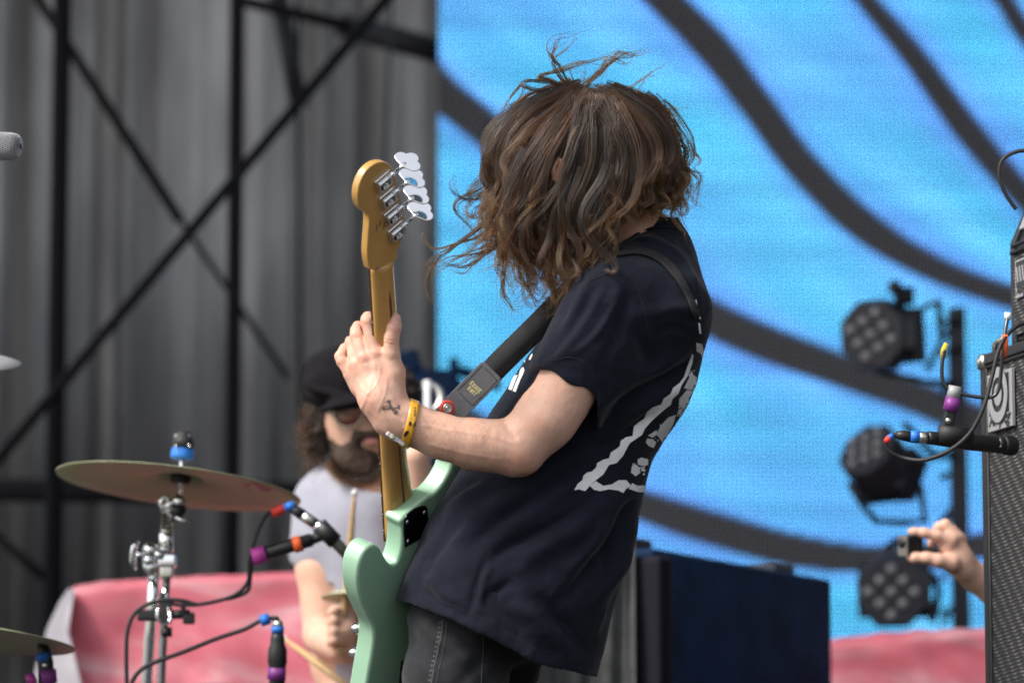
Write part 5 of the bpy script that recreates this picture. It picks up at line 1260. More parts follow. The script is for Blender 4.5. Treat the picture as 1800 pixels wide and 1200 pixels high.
wisps = [ # flying locks: (points, strands, end spread)
 ([(1010, 170, 0), (985, 120, 0), (968, 92, 0), (985, 65, 0), (1030, 48, 0)], 26, .004), ([(1010, 165, 0), (978, 130, 0), (975, 100, 0), (1000, 72, 0), (1020, 60, 0)], 12, .003),
 ([(1000, 160, -.01), (965, 140, -.02), (950, 132, -.02), (1000, 118, -.02), (1050, 108, -.02), (1120, 82, -.02)], 26, .005), ([(1010, 155, -.01), (1050, 135, -.02), (1085, 98, -.02), (1110, 96, -.02), (1160, 86, -.02)], 30, .005),
 ([(1030, 150, .0), (1060, 122, .0), (1075, 100, .0), (1100, 110, .0), (1120, 88, .0)], 14, .005),
 ([(1000, 150, -.02), (950, 145, -.02), (918, 148, -.02), (905, 165, -.02), (885, 195, -.02), (876, 230, -.02)], 16, .003),
 ([(1000, 165, -.02), (940, 158, -.02), (915, 152, -.02), (890, 180, -.02), (880, 210, -.02)], 14, .003),
 ([(1060, 160, -.02), (1100, 160, -.02), (1140, 172, -.02), (1170, 195, -.02), (1190, 188, -.02), (1215, 188, -.02)], 18, .004), ([(1080, 170, -.02), (1130, 185, -.02), (1170, 205, -.02), (1190, 200, -.02)], 10, .006),
 ([(880, 330, -.06), (850, 390, -.06), (800, 430, -.06), (765, 455, -.06), (752, 490, -.06), (755, 520, -.06), (768, 540, -.06)], 34, .005), ([(890, 360, -.06), (845, 415, -.06), (790, 432, -.06), (760, 435, -.06), (748, 415, -.06), (745, 395, -.06)], 20, .006),
 ([(900, 380, -.08), (870, 430, -.08), (820, 450, -.08), (780, 460, -.08), (745, 472, -.08)], 30, .007), ([(900, 400, -.08), (860, 440, -.08), (820, 470, -.08), (790, 470, -.08), (760, 490, -.08)], 26, .006),
 ([(870, 300, -.03), (850, 345, -.03), (815, 350, -.03), (795, 325, -.03), (795, 300, -.03)], 10, .004), ([(865, 340, -.03), (830, 375, -.03), (805, 360, -.03)], 14, .008), ([(880, 330, -.03), (840, 340, -.03), (815, 330, -.03)], 10, .008),
 ([(905, 400, -.10), (888, 450, -.10), (885, 500, -.10), (895, 535, -.10), (905, 552, -.10)], 30, .004), ([(915, 400, -.11), (880, 450, -.11), (885, 490, -.11), (892, 520, -.11)], 20, .003),
 ([(935, 400, -.11), (915, 460, -.11), (918, 500, -.11), (940, 535, -.11), (965, 545, -.11)], 30, .005), ([(950, 420, -.12), (925, 470, -.12), (945, 510, -.12), (965, 530, -.12)], 20, .005),
 ([(985, 440, -.13), (970, 490, -.13), (980, 530, -.13), (1000, 553, -.13), (985, 556, -.13)], 50, .005), ([(1000, 440, -.14), (1010, 480, -.14), (990, 510, -.14), (975, 540, -.14)], 50, .004),
 ([(1020, 430, -.14), (1035, 465, -.15), (1010, 490, -.15), (1000, 520, -.15), (995, 548, -.15)], 50, .004), ([(960, 420, -.12), (955, 470, -.12), (970, 500, -.12), (968, 540, -.12), (940, 560, -.12)], 20, .006),
 ([(1160, 300, -.05), (1195, 340, -.05), (1180, 380, -.05), (1200, 410, -.05), (1195, 425, -.05)], 24, .008), ([(1170, 260, -.03), (1210, 300, -.03), (1222, 325, -.03), (1215, 350, -.03), (1222, 360, -.03)], 24, .008),
 ([(1150, 330, -.06), (1185, 350, -.06), (1205, 385, -.06), (1198, 415, -.06)], 20, .006), ([(1150, 300, -.06), (1175, 340, -.06), (1160, 370, -.06), (1185, 395, -.06)], 24, .008), ([(1100, 330, -.11), (1120, 370, -.11), (1095, 395, -.11), (1110, 420, -.11)], 26, .005),
 ([(1070, 360, -.13), (1085, 410, -.13), (1065, 440, -.14), (1045, 460, -.14)], 40, .005), ([(960, 180, -.03), (890, 240, -.05), (862, 290, -.05), (860, 330, -.05), (866, 360, -.05)], 30, .006)]
for pts, ns, sp_ in wisps:
    c = catmull(pts, 8); nsub = max(2, ns//7)
    for _ in range(nsub): addc(clump_strands(wander(c, 9, 9), 7, .0035, sp_*.35, .0022, rg.uniform(1.5, 3.5), .0012, (.6, 1.0)), rg.uniform(.2, 1))
# windblown locks leaving the crown and the outline
for k in range(54):
    a0 = rg.uniform(-.35, 3.5); r0 = 100; x0 = 1030 + 78*math.cos(a0); y0 = 262 - 98*math.sin(a0); dirx = math.cos(a0)*.7 + rg.normal(0, .5); diry = -math.sin(a0)*.55 + rg.normal(.1, .4)
    if a0 < .3 or a0 > 2.7: diry = abs(diry) + .5
    L_ = rg.uniform(35, 105); dz = rg.uniform(-.05, .03); mxx = x0 + dirx*L_*.5 + rg.normal(0, 14); myy = y0 + diry*L_*.5 + rg.normal(0, 12)
    pts = [(1030 + (x0 - 1030)*.75, 262 + (y0 - 262)*.75, dz), (x0, y0, dz), (mxx, myy, dz), (x0 + dirx*L_ + rg.normal(0, 12), y0 + diry*L_ + rg.normal(6, 12), dz)]
    c = catmull(pts, 8); addc(clump_strands(wander(c, 10, 10), rg.randint(3, 10), .003, .0012, .002, rg.uniform(1, 3), .0012, (.6, 1)), rg.uniform(.2, 1))
# loose single hairs
for k in range(420):
    fam = near if rg.rand() < .7 else far; c = tame(gpt(fam, rg.uniform(0, 1))); t = np.linspace(0, 1, len(c))
    c[:, 0] += rg.normal(0, 26)*t**1.5 - 18*t**2*(rg.rand() < .5); c[:, 1] += rg.normal(0, 18)*t; c[:, 2] += rg.normal(0, .02)
    addc(clump_strands(wander(c, 26, 20), 1, 0, .001, rg.uniform(.003, .009), rg.uniform(1, 4), .002, (.8, 1)), rg.uniform(0, 1))
# leave the ear and the nape bare
keepS, keepT = [], []
for q, tn in zip(strands, tones):
    x = q[:, 0]/(q[:, 1] + D0)*FOCAL + 900; y = 600 - q[:, 2]/(q[:, 1] + D0)*FOCAL; nearside = q[:, 1] < -.04
    ear = (np.hypot((x - 978 - (y-300)*.12)/5, (y - 300)/20) < 1) & nearside; nape = (x > 1088) & (x < 1182) & (y > 388 + (1182 - x)*.10) & nearside
    if ear.any() and rg.rand() < .88: continue
    if nape.any():
        i = int(np.argmax(nape)); q = q[:max(i - rg.randint(0, 3), 6)]
        if rg.rand() < .25: continue
    keepS.append(q); keepT.append(tn)
strands, tones = keepS, keepT
make_hair('hair', strands, .00040, HM, mus, tones)
# beard
bs = []
for k in range(1500):
    a = rg.uniform(0, 1); x = 948 + rg.uniform(-14, 40); y = rg.uniform(395, 440); r_ = Cf(x, y, rg.uniform(-.045, .03)); d = np.array([-.006 + rg.normal(0, .004), rg.normal(0, .006), -.020*rg.uniform(.6, 1.4)])
    bs.append(np.array([r_, r_ + d*.5 + rg.normal(0, .001, 3), r_ + d + rg.normal(0, .002, 3)]))
make_hair('beard', bs, .00035, hair_mat('dark_beard', .95, .4), mus)
# scalp cap under the hair so no skin shows through the roots
S = SDF((-.02, -.14, .20), (.26, .14, .50), .006); S.ell(Cf(1030, 258, .0), (.098, .093, .108), 0); S.ell(Cf(1066, 290, .0), (.068, .080, .085), .03); S.ell(Cf(1045, 186, .0), (.03, .05, .018), .03); v, q = S.mesh(); v = relax(v, q, 1)
ms = np.array([True]*len(v)); 
mk('scalp', toW(v), q, M['scalp'], mus)
# ear
S = SDF((.04, -.16, .26), (.13, -.09, .37), .0025); S.ell(Cf(981, 300, -.128), (.014, .007, .026), .003); S.ell(Cf(984, 298, -.136), (.007, .005, .017), .003, op='s'); v, q = S.mesh(); mk('ear', toW(relax(v, q, 1)), q, M['skin'], mus)

# fine dark hair on the forearm
tri = Q2; cen = V2[tri].mean(1); nrm = vnormals(V2, Q2)[tri[:, 0]]
cx = cen[:, 0]*937.5 + 900; cy = 600 - cen[:, 2]*937.5
pr = np.clip((cx - 735)/50, 0, 1)*np.clip((905 - cx)/40, .12, 1)*(cx < 1000)*(.35 + .65*np.clip(nrm[:, 2] + .6, 0, 1)) + .06*((cx > 640) & (cx < 735) & (cy > 640))
sel = rg.choice(len(cen), 2600, p=pr/pr.sum()); ah = []
for i in sel[:2000]:
    ax_ = unit(np.array([-.35, 0, -.9]) + rg.normal(0, .22, 3)); n_ = nrm[i]; tdir = unit(ax_ - n_*np.dot(ax_, n_)); L_ = rg.uniform(.007, .017); p0 = cen[i]
    ah.append(np.array([p0, p0 + tdir*L_*.5 + n_*L_*.22, p0 + tdir*L_ + n_*L_*.20 + rg.normal(0, .0006, 3)]))
make_hair('arm_hair', ah, .00006, hair_mat('arm_hair', .9, .4), mus)
# ================================================================== DRUMMER
drum = empty('person', (P(640, 1100, 9.3)[0], P(640, 1100, 9.3)[1] + .1, 0), 'bearded drummer in a charcoal cap, amber sunglasses and grey t-shirt seated at the drums', 'person')
DB = 9.2
def D(px, py, dy=0.0):
    d = DB + dy; return np.array([(px-900)/FOCAL*d, d - D0, (600-py)/FOCAL*d])
def drummer():
    S = SDF(D(440, 1420, -.45) - np.array([0, 0, 0]), D(860, 590, .35), .0062)
    S.ell(D(628, 728, .0), (.080, .096, .112), 0); S.ell(D(640, 770, -.03), (.060, .070, .070), .03)
    S.cone(D(668, 735, -.105), D(672, 750, -.115), .012, .018, .012)        # nose
    S.cone(D(640, 705, -.085), D(690, 705, -.085), .012, .012, .01)
    S.ell(D(583, 742, .0), (.012, .016, .026), .006)                       # ear
    S.cone(D(640, 775, .02), D(655, 870, .03), .058, .062, .03)
    S.cone(D(655, 900, .05), D(660, 1150, .05), .15, .16, .06)
    S.cone(D(560, 900, .03), D(562, 1000, -.02), .062, .055, .04)
    S.cone(D(562, 1000, -.02), D(567, 1110, -.06), .055, .046, .02)         # upper arm
    S.cone(D(567, 1120, -.07), D(602, 1140, -.30), .044, .034, .02)          # forearm comes forward
    S.cone(D(602, 1135, -.30), D(606, 1105, -.33), .034, .034, .015)
    # fist: four fingers stacked around the stick
    for i, y in enumerate((1068, 1086, 1104, 1121)):
        S.cone(D(618, y + 2, -.33), D(588, y + 4, -.36), .0125, .0120, .004); S.cone(D(588, y + 4, -.36), D(580, y + 8, -.345), .0118, .0105, .004)
    S.cone(D(616, 1080, -.33), D(606, 1058, -.345), .013, .011, .006)
    S.cone(D(745, 900, .02), D(790, 1010, -.02), .062, .05, .04); S.cone(D(790, 1010, -.02), D(745, 900, -.25), .048, .036, .02); S.cone(D(745, 900, -.25), D(732, 800, -.3), .036, .030, .01)
    S.cone(D(640, 1250, .05), D(560, 1330, -.35), .10, .075, .04); S.cone(D(690, 1250, .05), D(760, 1330, -.35), .10, .075, .04)
    v, q = S.mesh(); return relax(v, q, 2)if False else (relax(v, q, 2), q)
v, q = drummer(); dbody = mk('body', toW(v), q, M['skin2'], drum)
def part_sdf(lo, hi, h, fn, name, m, parent, rx=1, noise_amp=0.0, ns=(30, 30, 30)):
    S = SDF(lo, hi, h); fn(S); v, q = S.mesh(); v = relax(v, q, rx)
    if noise_amp: v = v + vnormals(v, q)*(noise_amp*vnoise(v, ns, 3))[:, None]
    return mk(name, toW(v), q, m, parent)
def f_shirt(S):
    S.cone(D(658, 905, .05), D(660, 1250, .05), .168, .185, .06); S.cone(D(655, 868, .05), D(655, 900, .05), .085, .12, .05)
    S.cone(D(566, 880, .03), D(560, 968, .0), .066, .070, .05); S.cone(D(745, 890, .03), D(775, 975, .0), .072, .070, .05)
    S.ell(D(668, 838, -.06), (.070, .07, .045), .01, op='s')
    X, Y, Z = S.ax[0][:, None, None], S.ax[1][None, :, None], S.ax[2][None, None, :]
    zc = (600 - 1000)/FOCAL*DB + .03*np.cos(X*22)
    xin = (590 - 900)/FOCAL*DB
    S.F = np.where(X < xin, np.maximum(S.F, zc - Z), S.F)
o = part_sdf(D(480, 1300, -.3), D(860, 810, .35), .0065, f_shirt, 't_shirt', M['greyshirt'], drum, 2, .006, (14, 10, 5))
def f_cap(S):
    S.ell(D(612, 668, .01), (.108, .118, .066), 0); S.ell(D(612, 694, .0), (.098, .108, .045), .015)
    S.ell(D(596, 640, .02), (.075, .09, .040), .03); S.cone(D(560, 660, .02), D(555, 690, .02), .03, .028, .03)
def f_brim(S):
    S.ell(D(622, 706, -.110), (.088, .052, .014), .01, rot=[[.97, 0, .24], [0, 1, 0], [-.24, 0, .97]]); S.ell(D(600, 698, -.085), (.09, .05, .016), .02, rot=[[.9, 0, -.3], [0, 1, 0], [.3, 0, .9]])
cap = part_sdf(D(470, 760, -.3), D(770, 560, .25), .006, f_cap, 'flat_cap', M['cap'], drum, 2, .004, (20, 20, 20))
part_sdf(D(470, 760, -.3), D(770, 640, .25), .005, f_brim, 'brim', M['cap'], cap, 2)
def f_beard(S):
    S.ell(D(628, 806, -.055), (.055, .052, .054), 0); S.ell(D(646, 824, -.06), (.036, .042, .040), .02); S.ell(D(600, 770, -.01), (.030, .05, .05), .02)
    S.cone(D(628, 765, -.100), D(682, 762, -.100), .011, .010, .01); S.cone(D(626, 768, -.10), D(620, 800, -.08), .013, .02, .01)
part_sdf(D(540, 900, -.25), D(720, 720, .15), .0045, f_beard, 'beard', mat('brown_beard', (0.045, 0.026, 0.018), 0.9, var=.4, vscale=60), drum, 1, .003, (70, 70, 70))
bh = []
for k in range(2600):
    t_ = rg.uniform(0, 1); ang = rg.uniform(-2.9, -.2); c0 = np.array(D(630 + rg.normal(0, 3), 800, -.05)); r0_ = np.array([.062*math.cos(ang), rg.uniform(-.055, .03), .060*math.sin(ang) + .012]); n_ = unit(r0_ + np.array([0, -.02, -.03]))
    p_ = c0 + r0_; bh.append(np.array([p_, p_ + n_*.010 + rg.normal(0, .003, 3), p_ + n_*.018 + np.array([0, 0, -.010]) + rg.normal(0, .005, 3)]))
make_hair('beard_hair', bh, .0004, hair_mat('beard_strands', .85, .5), drum)
def f_dh(S):
    S.ell(D(565, 752, .03), (.044, .06, .058), 0); S.ell(D(590, 720, .05), (.075, .09, .055), .03); S.ell(D(556, 782, .03), (.030, .05, .030), .02); S.ell(D(700, 730, .07), (.045, .07, .06), .03); S.ell(D(708, 690, .07), (.04, .06, .06), .02)
part_sdf(D(480, 860, -.2), D(780, 640, .3), .0048, f_dh, 'hair', M['darkhair'], drum, 1, .014, (45, 45, 45))
cs = []
for k in range(1100):
    a = rg.uniform(0, 1); r_ = D(rg.normal(562, 10), rg.normal(762, 24), rg.uniform(-.03, .06)); ang = rg.uniform(2.2, 4.6); L_ = rg.uniform(.025, .055); n = 10; pts = [r_]
    for j in range(n):
        ang += rg.normal(.0, .12) + .28*math.sin(k*.7); pts.append(pts[-1] + np.array([math.cos(ang), rg.normal(0, .2), math.sin(ang)])*L_/n)
    cs.append(np.array(pts))
make_hair('curls', cs, .0006, hair_mat('dark_curls', .97, .4), drum)
part_sdf(D(620, 800, -.2), D(700, 750, .0), .003, lambda S: (S.ell(D(655, 779, -.107), (.022, .010, .0050), 0), S.ell(D(655, 773, -.108), (.022, .009, .004), .003)), 'lips', M['lips'], drum, 1)
gl = None
for i, (x, y) in enumerate(((612, 722), (676, 722))):
    c = toW(D(x, y, -.118 + .01*i)); ax_ = dirW(unit(np.array([-.18 + .1*i, -1, .05])))
    v, f = lathe(c, ax_, [(.036, -.002), (.036, .002), (.028, .005), (.012, .0075), (0, .008)], 28); g = mk('sunglass_lens', v, f, M['lens'], drum)
    u = unit(np.cross(ax_, (.3, 1, .2))); w = np.cross(ax_, u)
    v, f = tube([c + .037*(math.cos(t)*u + math.sin(t)*w) for t in np.linspace(0, 2*math.pi, 33)], .0016, 6, caps=False); mk('frame', v, f, M['nickel'], g)
v, f = tube([toW(D(584, 724, -.11)), toW(D(578, 726, -.06)), toW(D(578, 728, .02))], .0022, 6); mk('sunglass_arm', v, f, M['nickel'], drum)
v, f = sph(toW(D(586, 724, -.116)), .0055); mk('hinge', v, f, M['nickel'], drum)
# drum stool
a = toW(D(660, 1390, .05)); st = empty('drum_stool', (a[0], a[1], 0), 'round black stool the drummer sits on, hidden behind the bass player', 'stool')
v, f = lathe((a[0], a[1], .42), (0, 0, 1), [(.16, 0), (.17, .03), (.165, .09), (.10, .10), (0, .10)], 28); mk('seat', v, f, M['rubber'], st)
for k in range(3):
    v, f = cyl((a[0], a[1], .40), (a[0] + .25*math.cos(k*2.09), a[1] + .25*math.sin(k*2.09), .01), .012); mk('leg', v, f, M['chrome'], st)

# drumsticks
def stick(a, b, label, tip=True):
    A, B_ = a, b; d = unit(B_ - A); L_ = np.linalg.norm(B_ - A); root = empty('drumstick', A, label, 'drumstick')
    v, f = lathe(A, d, [(.0078, 0), (.0080, .01), (.0078, L_*.7), (.0050, L_*.93), (.0040, L_*.955)], 14); mk('shaft', v, f, M['wood'], root)
    v, f = lathe(A + d*L_*.955, d, [(.0040, 0), (.0072, L_*.015), (.0075, L_*.03), (.0045, L_*.045), (0, L_*.048)], 14); mk('tip', v, f, M['hicktip'], root)
stick(toW(D(598, 1150, -.335)), toW(D(624, 860, -.40)), 'pale drumstick with white tip held upright in the drummer\'s fist')
stick(toW(D(610, 1205, -.50)), toW(D(498, 1120, -.25)), 'light wooden drumstick slanting low in front of the red sheet')

# ================================================================== CYMBALS AND STAND
def cymbal(name, c, nrm, r, label, group='cymbals of the drum kit', mark=False, mats='brass'):
    prof = [(0.006, .018), (r*.10, .017), (r*.17, .010), (r*.21, .001), (r*.5, -.006), (r*.8, -.013), (r, -.021), (r, -.0226), (r*.8, -.0150), (r*.5, -.008), (r*.21, -.001), (r*.17, .008), (r*.10, .015), (.006, .016)]
    v, f = lathe(c, nrm, prof, 96); o = mk(name, v, f, M[mats], loc=c); tag(o, label, 'cymbal', group); return o
CYD = 8.4; cc = P(316, 838, CYD)
cn = unit(dirW(unit(np.array([.118, .085 - .139, .99]))))
# normal tilted so that its underside shows and the right rim dips
cn = unit(np.array([.110, .070, .99]))
RC = 216*CYD/FOCAL
def brassrings():
    m = M['brass']; nt = m.node_tree; N = nt.nodes; b = N['Principled BSDF']
    tc = N.new('ShaderNodeTexCoord'); ln = N.new('ShaderNodeVectorMath'); ln.operation = 'LENGTH'; nt.links.new(tc.outputs['Object'], ln.inputs[0])
    w = N.new('ShaderNodeMath'); w.operation = 'MULTIPLY'; w.inputs[1].default_value = 900; nt.links.new(ln.outputs['Value'], w.inputs[0])
    s = N.new('ShaderNodeMath'); s.operation = 'SINE'; nt.links.new(w.outputs[0], s.inputs[0])
    bp = N.new('ShaderNodeBump'); bp.inputs['Strength'].default_value = .35; bp.inputs['Distance'].default_value = .001; nt.links.new(s.outputs[0], bp.inputs['Height']); nt.links.new(bp.outputs[0], b.inputs['Normal'])
brassrings()
cym = cymbal('crash_cymbal', cc, cn, RC, 'large bronze crash cymbal seen from below on the chrome stand', mark=True)
cu = unit(np.cross(cn, (0, 1, 0))); cw = np.cross(cn, cu)
def under(u_px, v_px):  # a point of the underside along a pixel ray
    o = np.array([0, 0, CAMZ]); d = unit(P(u_px, v_px, CYD) - o); q = cc - cn*.014; t = np.dot(q - o, cn)/np.dot(d, cn); return o + d*t - cn*.002
LG = []
for a, b in (((432, 852), (448, 846)), ((448, 846), (456, 856)), ((456, 856), (468, 862)), ((440, 858), (430, 856)), ((468, 862), (480, 850)), ((452, 848), (470, 844)), ((470, 844), (478, 852)), ((478, 852), (492, 856)), ((462, 852), (475, 860))):
    A, Bp = under(*a), under(*b); ex = unit(Bp - A); ey = np.cross(cn, ex); LG.append(boxo((A+Bp)/2, ex, ey, cn, np.linalg.norm(Bp-A) + .004, .010, .0006))
v, f = merge(LG); o = mk('worn_logo', v, f, M['blackink'], cym, smooth=False); o['kind'] = 'stuff'
cymbal('ride_cymbal', P(-76, 620, 7.9), unit(np.array([.02, -.28, .96])), 112*7.9/FOCAL, 'pale cymbal edge poking in at the left side below the silver microphone', mats='silver')
cymbal('ride_cymbal', P(-88, 1100, 7.9), unit(np.array([.09, .06, .99])), 222*7.9/FOCAL, 'thin bronze cymbal edge at the bottom left corner')
cymbal('splash_cymbal', P(632, 1036, 8.9), unit(np.array([.03, .10, .99])), 66*8.9/FOCAL, 'small dark cymbal above the drummer\'s fist, half hidden by the bass')
hs0 = P(632, 1040, 8.9); hst = empty('hi_hat_stand', (hs0[0], hs0[1], 0), 'slim chrome rod stand holding the small dark cymbal', 'cymbal stand'); v, f = cyl((hs0[0], hs0[1], 0.0), hs0 + np.array([0, 0, .04]), .008); mk('rod', v, f, M['chrome'], hst)

stand = empty('cymbal_stand', (P(283, 1200, CYD)[0], P(283, 1200, CYD)[1], 0), 'chrome cymbal stand with wing bolts in front of the red sheet', 'cymbal stand')
p = lambda x, y, dy=0.0: P(x, y, CYD + dy)
def add(name, vf, m='chrome', par=None, sm=True, bv=0): 
    o = mk(name, vf[0], vf[1], M[m], par or stand, smooth=sm)
    if bv: bevel(o, bv, 2)
    return o
X3 = ((1, 0, 0), (0, 1, 0), (0, 0, 1))
# top post, felts, wing nut
add('threaded_rod', cyl(p(316, 878), p(321, 775), .0042))
add('felt_washer', lathe(p(318, 836), cn, [(.022, -.016), (.023, 0), (.016, .002)], 20), 'rubber')
add('blue_felt', lathe(p(320, 803), cn, [(.0245, -.004), (.0255, 0), (.0255, .014), (.0235, .019)], 24), 'bluetape')
add('top_felt', lathe(p(321, 786), cn, [(.024, .0), (.024, .012), (.020, .022), (.016, .026), (.015, .034)], 24), 'rubber')
add('wing_nut', merge([boxo(p(321, 768), *X3, .034, .014, .012), cyl(p(321, 778), p(321, 763), .010)]), 'nickel', sm=False, bv=.002)
for sx in (-1, 1): add('rivet', sph(p(321 + sx*12, 783, -.024), .0035), 'chrome')
# tilter
add('tilter', merge([cyl(p(316, 880, -.012), p(316, 880, .012), .013)]), 'chrome')
add('tilter_arm', tube([p(316, 868), p(312, 880), p(300, 884), p(290, 896)], [.0065, .009, .009, .008], 10), 'chrome')
add('tilter_lug', lathe(p(314, 896, -.004), (0.1, -1, 0), [(.016, -.012), (.017, 0), (.013, .010), (0, .012)], 20), 'blackmetal')
add('tilter_wing', tube([p(309, 908, -.01), p(322, 914, -.012), p(334, 916, -.012)], [.005, .006, .003], 8), 'chrome')
add('tilter_loop', tube([p(290, 905), p(283, 885), p(284, 875), p(292, 872), p(297, 880), p(296, 898), p(290, 905)], .0058, 8), 'chrome')
add('tilter_loop', tube([p(295, 905), p(300, 892), p(303, 876)], .0065, 8), 'chrome')
# upper tube and joints
add('upper_tube', cyl(p(291, 900), p(287, 1010), .0085)); add('upper_tube', cyl(p(303, 905), p(296, 985), .0055))
add('sleeve_clamp', lathe(p(292, 950), dirW(unit(np.array([-.03, 0, 1]))), [(.014, -.018), (.015, -.016), (.015, .016), (.013, .018)], 20))
add('collar_ring', lathe(p(291, 965), (0, 0, 1), [(.017, -.005), (.018, 0), (.017, .005)], 20)); add('collar_ring', lathe(p(293, 934), (0, 0, 1), [(.013, -.006), (.0135, .006)], 20), 'nickel')
add('joint_block', boxo(p(294, 985), *X3, .040, .034, .030), 'chrome', sm=False, bv=.005)
add('joint_block', boxo(p(293, 1004), *X3, .030, .028, .030), 'nickel', sm=False, bv=.005)
add('joint_knob', sph(p(265, 966, -.012), .0175)); add('joint_knob', sph(p(280, 974, -.02), .0115)); add('joint_knob', sph(p(262, 984, -.01), .0135))
add('joint_barrel', tube([p(265, 985), p(266, 1000), p(270, 1012)], [.018, .016, .011], 14), 'chrome')
add('wing_bolt', tube([p(244, 948, -.02), p(236, 962, -.02), p(233, 985, -.02), p(238, 1001, -.02)], [.0035, .0085, .0095, .0035], 12, flat=.55)); add('wing_bolt', cyl(p(238, 975, -.018), p(262, 972, -.01), .0055))
# twin lower tubes
add('lower_tube', tube([p(270, 1010), p(268, 1060), p(263, 1120), p(258, 1200), p(252, 1330), p(250, 1400)], .0120, 18)); add('lower_tube', tube([p(292, 1015), p(289, 1080), p(284, 1160), p(281, 1240), p(279, 1420)], .0085, 16))
add('lower_tube', tube([p(297, 1015), p(293, 1080), p(289, 1160), p(286, 1240), p(284, 1420)], .0040, 10), 'nickel')
for k in range(3):
    a = p(279, 1380); v, f = cyl(a, (a[0] + .32*math.cos(k*2.1 + .4), a[1] + .32*math.sin(k*2.1 + .4), .012), .011); add('tripod_leg', (v, f))
a = p(279, 1420); add('centre_tube', cyl((a[0], a[1], .05), a, .012))
# mic clamp on the stand
clampo = empty('microphone_clamp', p(285, 1080), 'black clamp gripping the chrome stand tubes with a short side arm', 'clamp')
add('jaw', boxo(p(262, 1081, -.02), *X3, .050, .03, .024), 'blackmetal', clampo, False, .004); add('jaw', boxo(p(292, 1075, -.02), *X3, .024, .03, .050), 'blackmetal', clampo, False, .004)
add('hook', tube([p(278, 1062, -.03), p(276, 1085, -.035), p(288, 1100, -.035), p(300, 1088, -.035), p(296, 1066, -.03)], .0042, 8), 'chrome', clampo)
add('screw_knob', cyl(p(285, 1040, -.02), p(285, 1062, -.02), .007), 'blackmetal', clampo); add('screw_knob', cyl(p(293, 1102, -.02), p(293, 1118, -.02), .012), 'blackmetal', clampo)
add('side_arm', cyl(p(296, 1080, -.02), p(334, 1078, -.02), .010), 'blackmetal', clampo); add('side_knob', merge([boxo(p(332, 1086, -.02), *X3, .026, .022, .026), boxo(p(322, 1068, -.02), *X3, .012, .012, .022)]), 'blackmetal', clampo, False, .004)

def cable(pts, rad, label, d, tapes=(), m='rubber'):
    root = empty('cable', P(pts[0][0], pts[0][1], d), label, 'cable')
    c = catmull([P(x, y, d + (q[0] if q else 0)) for x, y, *q in pts], 8); v, f = tube(c, rad, 10); mk('cord', v, f, M[m], root)
    for (a, b, mm, rr) in tapes: v, f = cyl(P(*a, d - .002), P(*b, d - .002), rr); mk('tape_flag', v, f, M[mm], root)
    return root
d2 = 8.25
cable([(486, 896), (468, 905), (450, 940), (438, 985), (436, 1020), (415, 1044), (380, 1056), (345, 1062), (310, 1062), (300, 1058)], .0042, 'black cable curving from the red and blue taped plug down to the clamp', d2,
      [((478, 902), (500, 893), 'redtape', .0105), ((500, 893), (518, 887), 'bluetape', .0100)])
cable([(443, 985), (440, 1010), (436, 1036), (420, 1046), (398, 1052)], .0046, 'short black cable dropping from the pink taped microphone', d2 + .03)
cable([(345, 1062), (320, 1055), (290, 1054), (258, 1062), (235, 1080), (224, 1110), (222, 1150), (223, 1205), (224, 1260)], .0045, 'black cable looping left of the chrome stand and running straight down', d2)
cable([(480, 1086), (462, 1088), (430, 1105), (380, 1122), (320, 1146), (270, 1164), (244, 1180), (230, 1205), (225, 1250)], .0048, 'black cable rising from the lower left to the blue taped microphone plug', d2 - .1,
      [((458, 1091), (474, 1086), 'bluetape', .0120)])
# overhead pencil microphone in a black clip, with the fat handheld body beside it
micA = empty('microphone', P(560, 930, d2), 'silver pencil microphone with black clip pointing at the drums in front of the grey shirt', 'microphone')
v, f = cyl(P(514, 892, d2), P(532, 905, d2), .0105, .0125); mk('plug', v, f, M['rubber'], micA)
v, f = cyl(P(530, 904, d2), P(556, 921, d2), .0120); mk('plug_shell', v, f, M['nickel'], micA)
v, f = cyl(P(556, 921, d2), P(572, 934, d2), .0125); mk('ring', v, f, M['chrome'], micA)
v, f = cyl(P(566, 929, d2), P(612, 975, d2), .0130, .0125); mk('barrel', v, f, mat('mic_grey', (.22, .21, .18), .45, .3), micA)
v, f = cyl(P(560, 922, d2 - .005), P(590, 952, d2 - .005), .0185, .0180); mk('clip', v, f, M['blackplastic'], micA)
micB = empty('microphone_boom', P(500, 965, d2), 'black boom tube with pink and orange tape joining the microphone clip', 'boom arm')
v, f = cyl(P(452, 976, d2), P(548, 948, d2), .0150, .0145); mk('tube', v, f, M['blackmetal'], micB)
v, f = cyl(P(548, 948, d2), P(574, 938, d2), .011); mk('swivel', v, f, M['blackplastic'], micB)
v, f = cyl(P(444, 979, d2), P(467, 972, d2), .0185); mk('pink_tape', v, f, M['magentatape'], micB)
v, f = cyl(P(516, 958, d2), P(530, 954, d2), .0175); mk('orange_tape', v, f, M['orangetape'], micB)
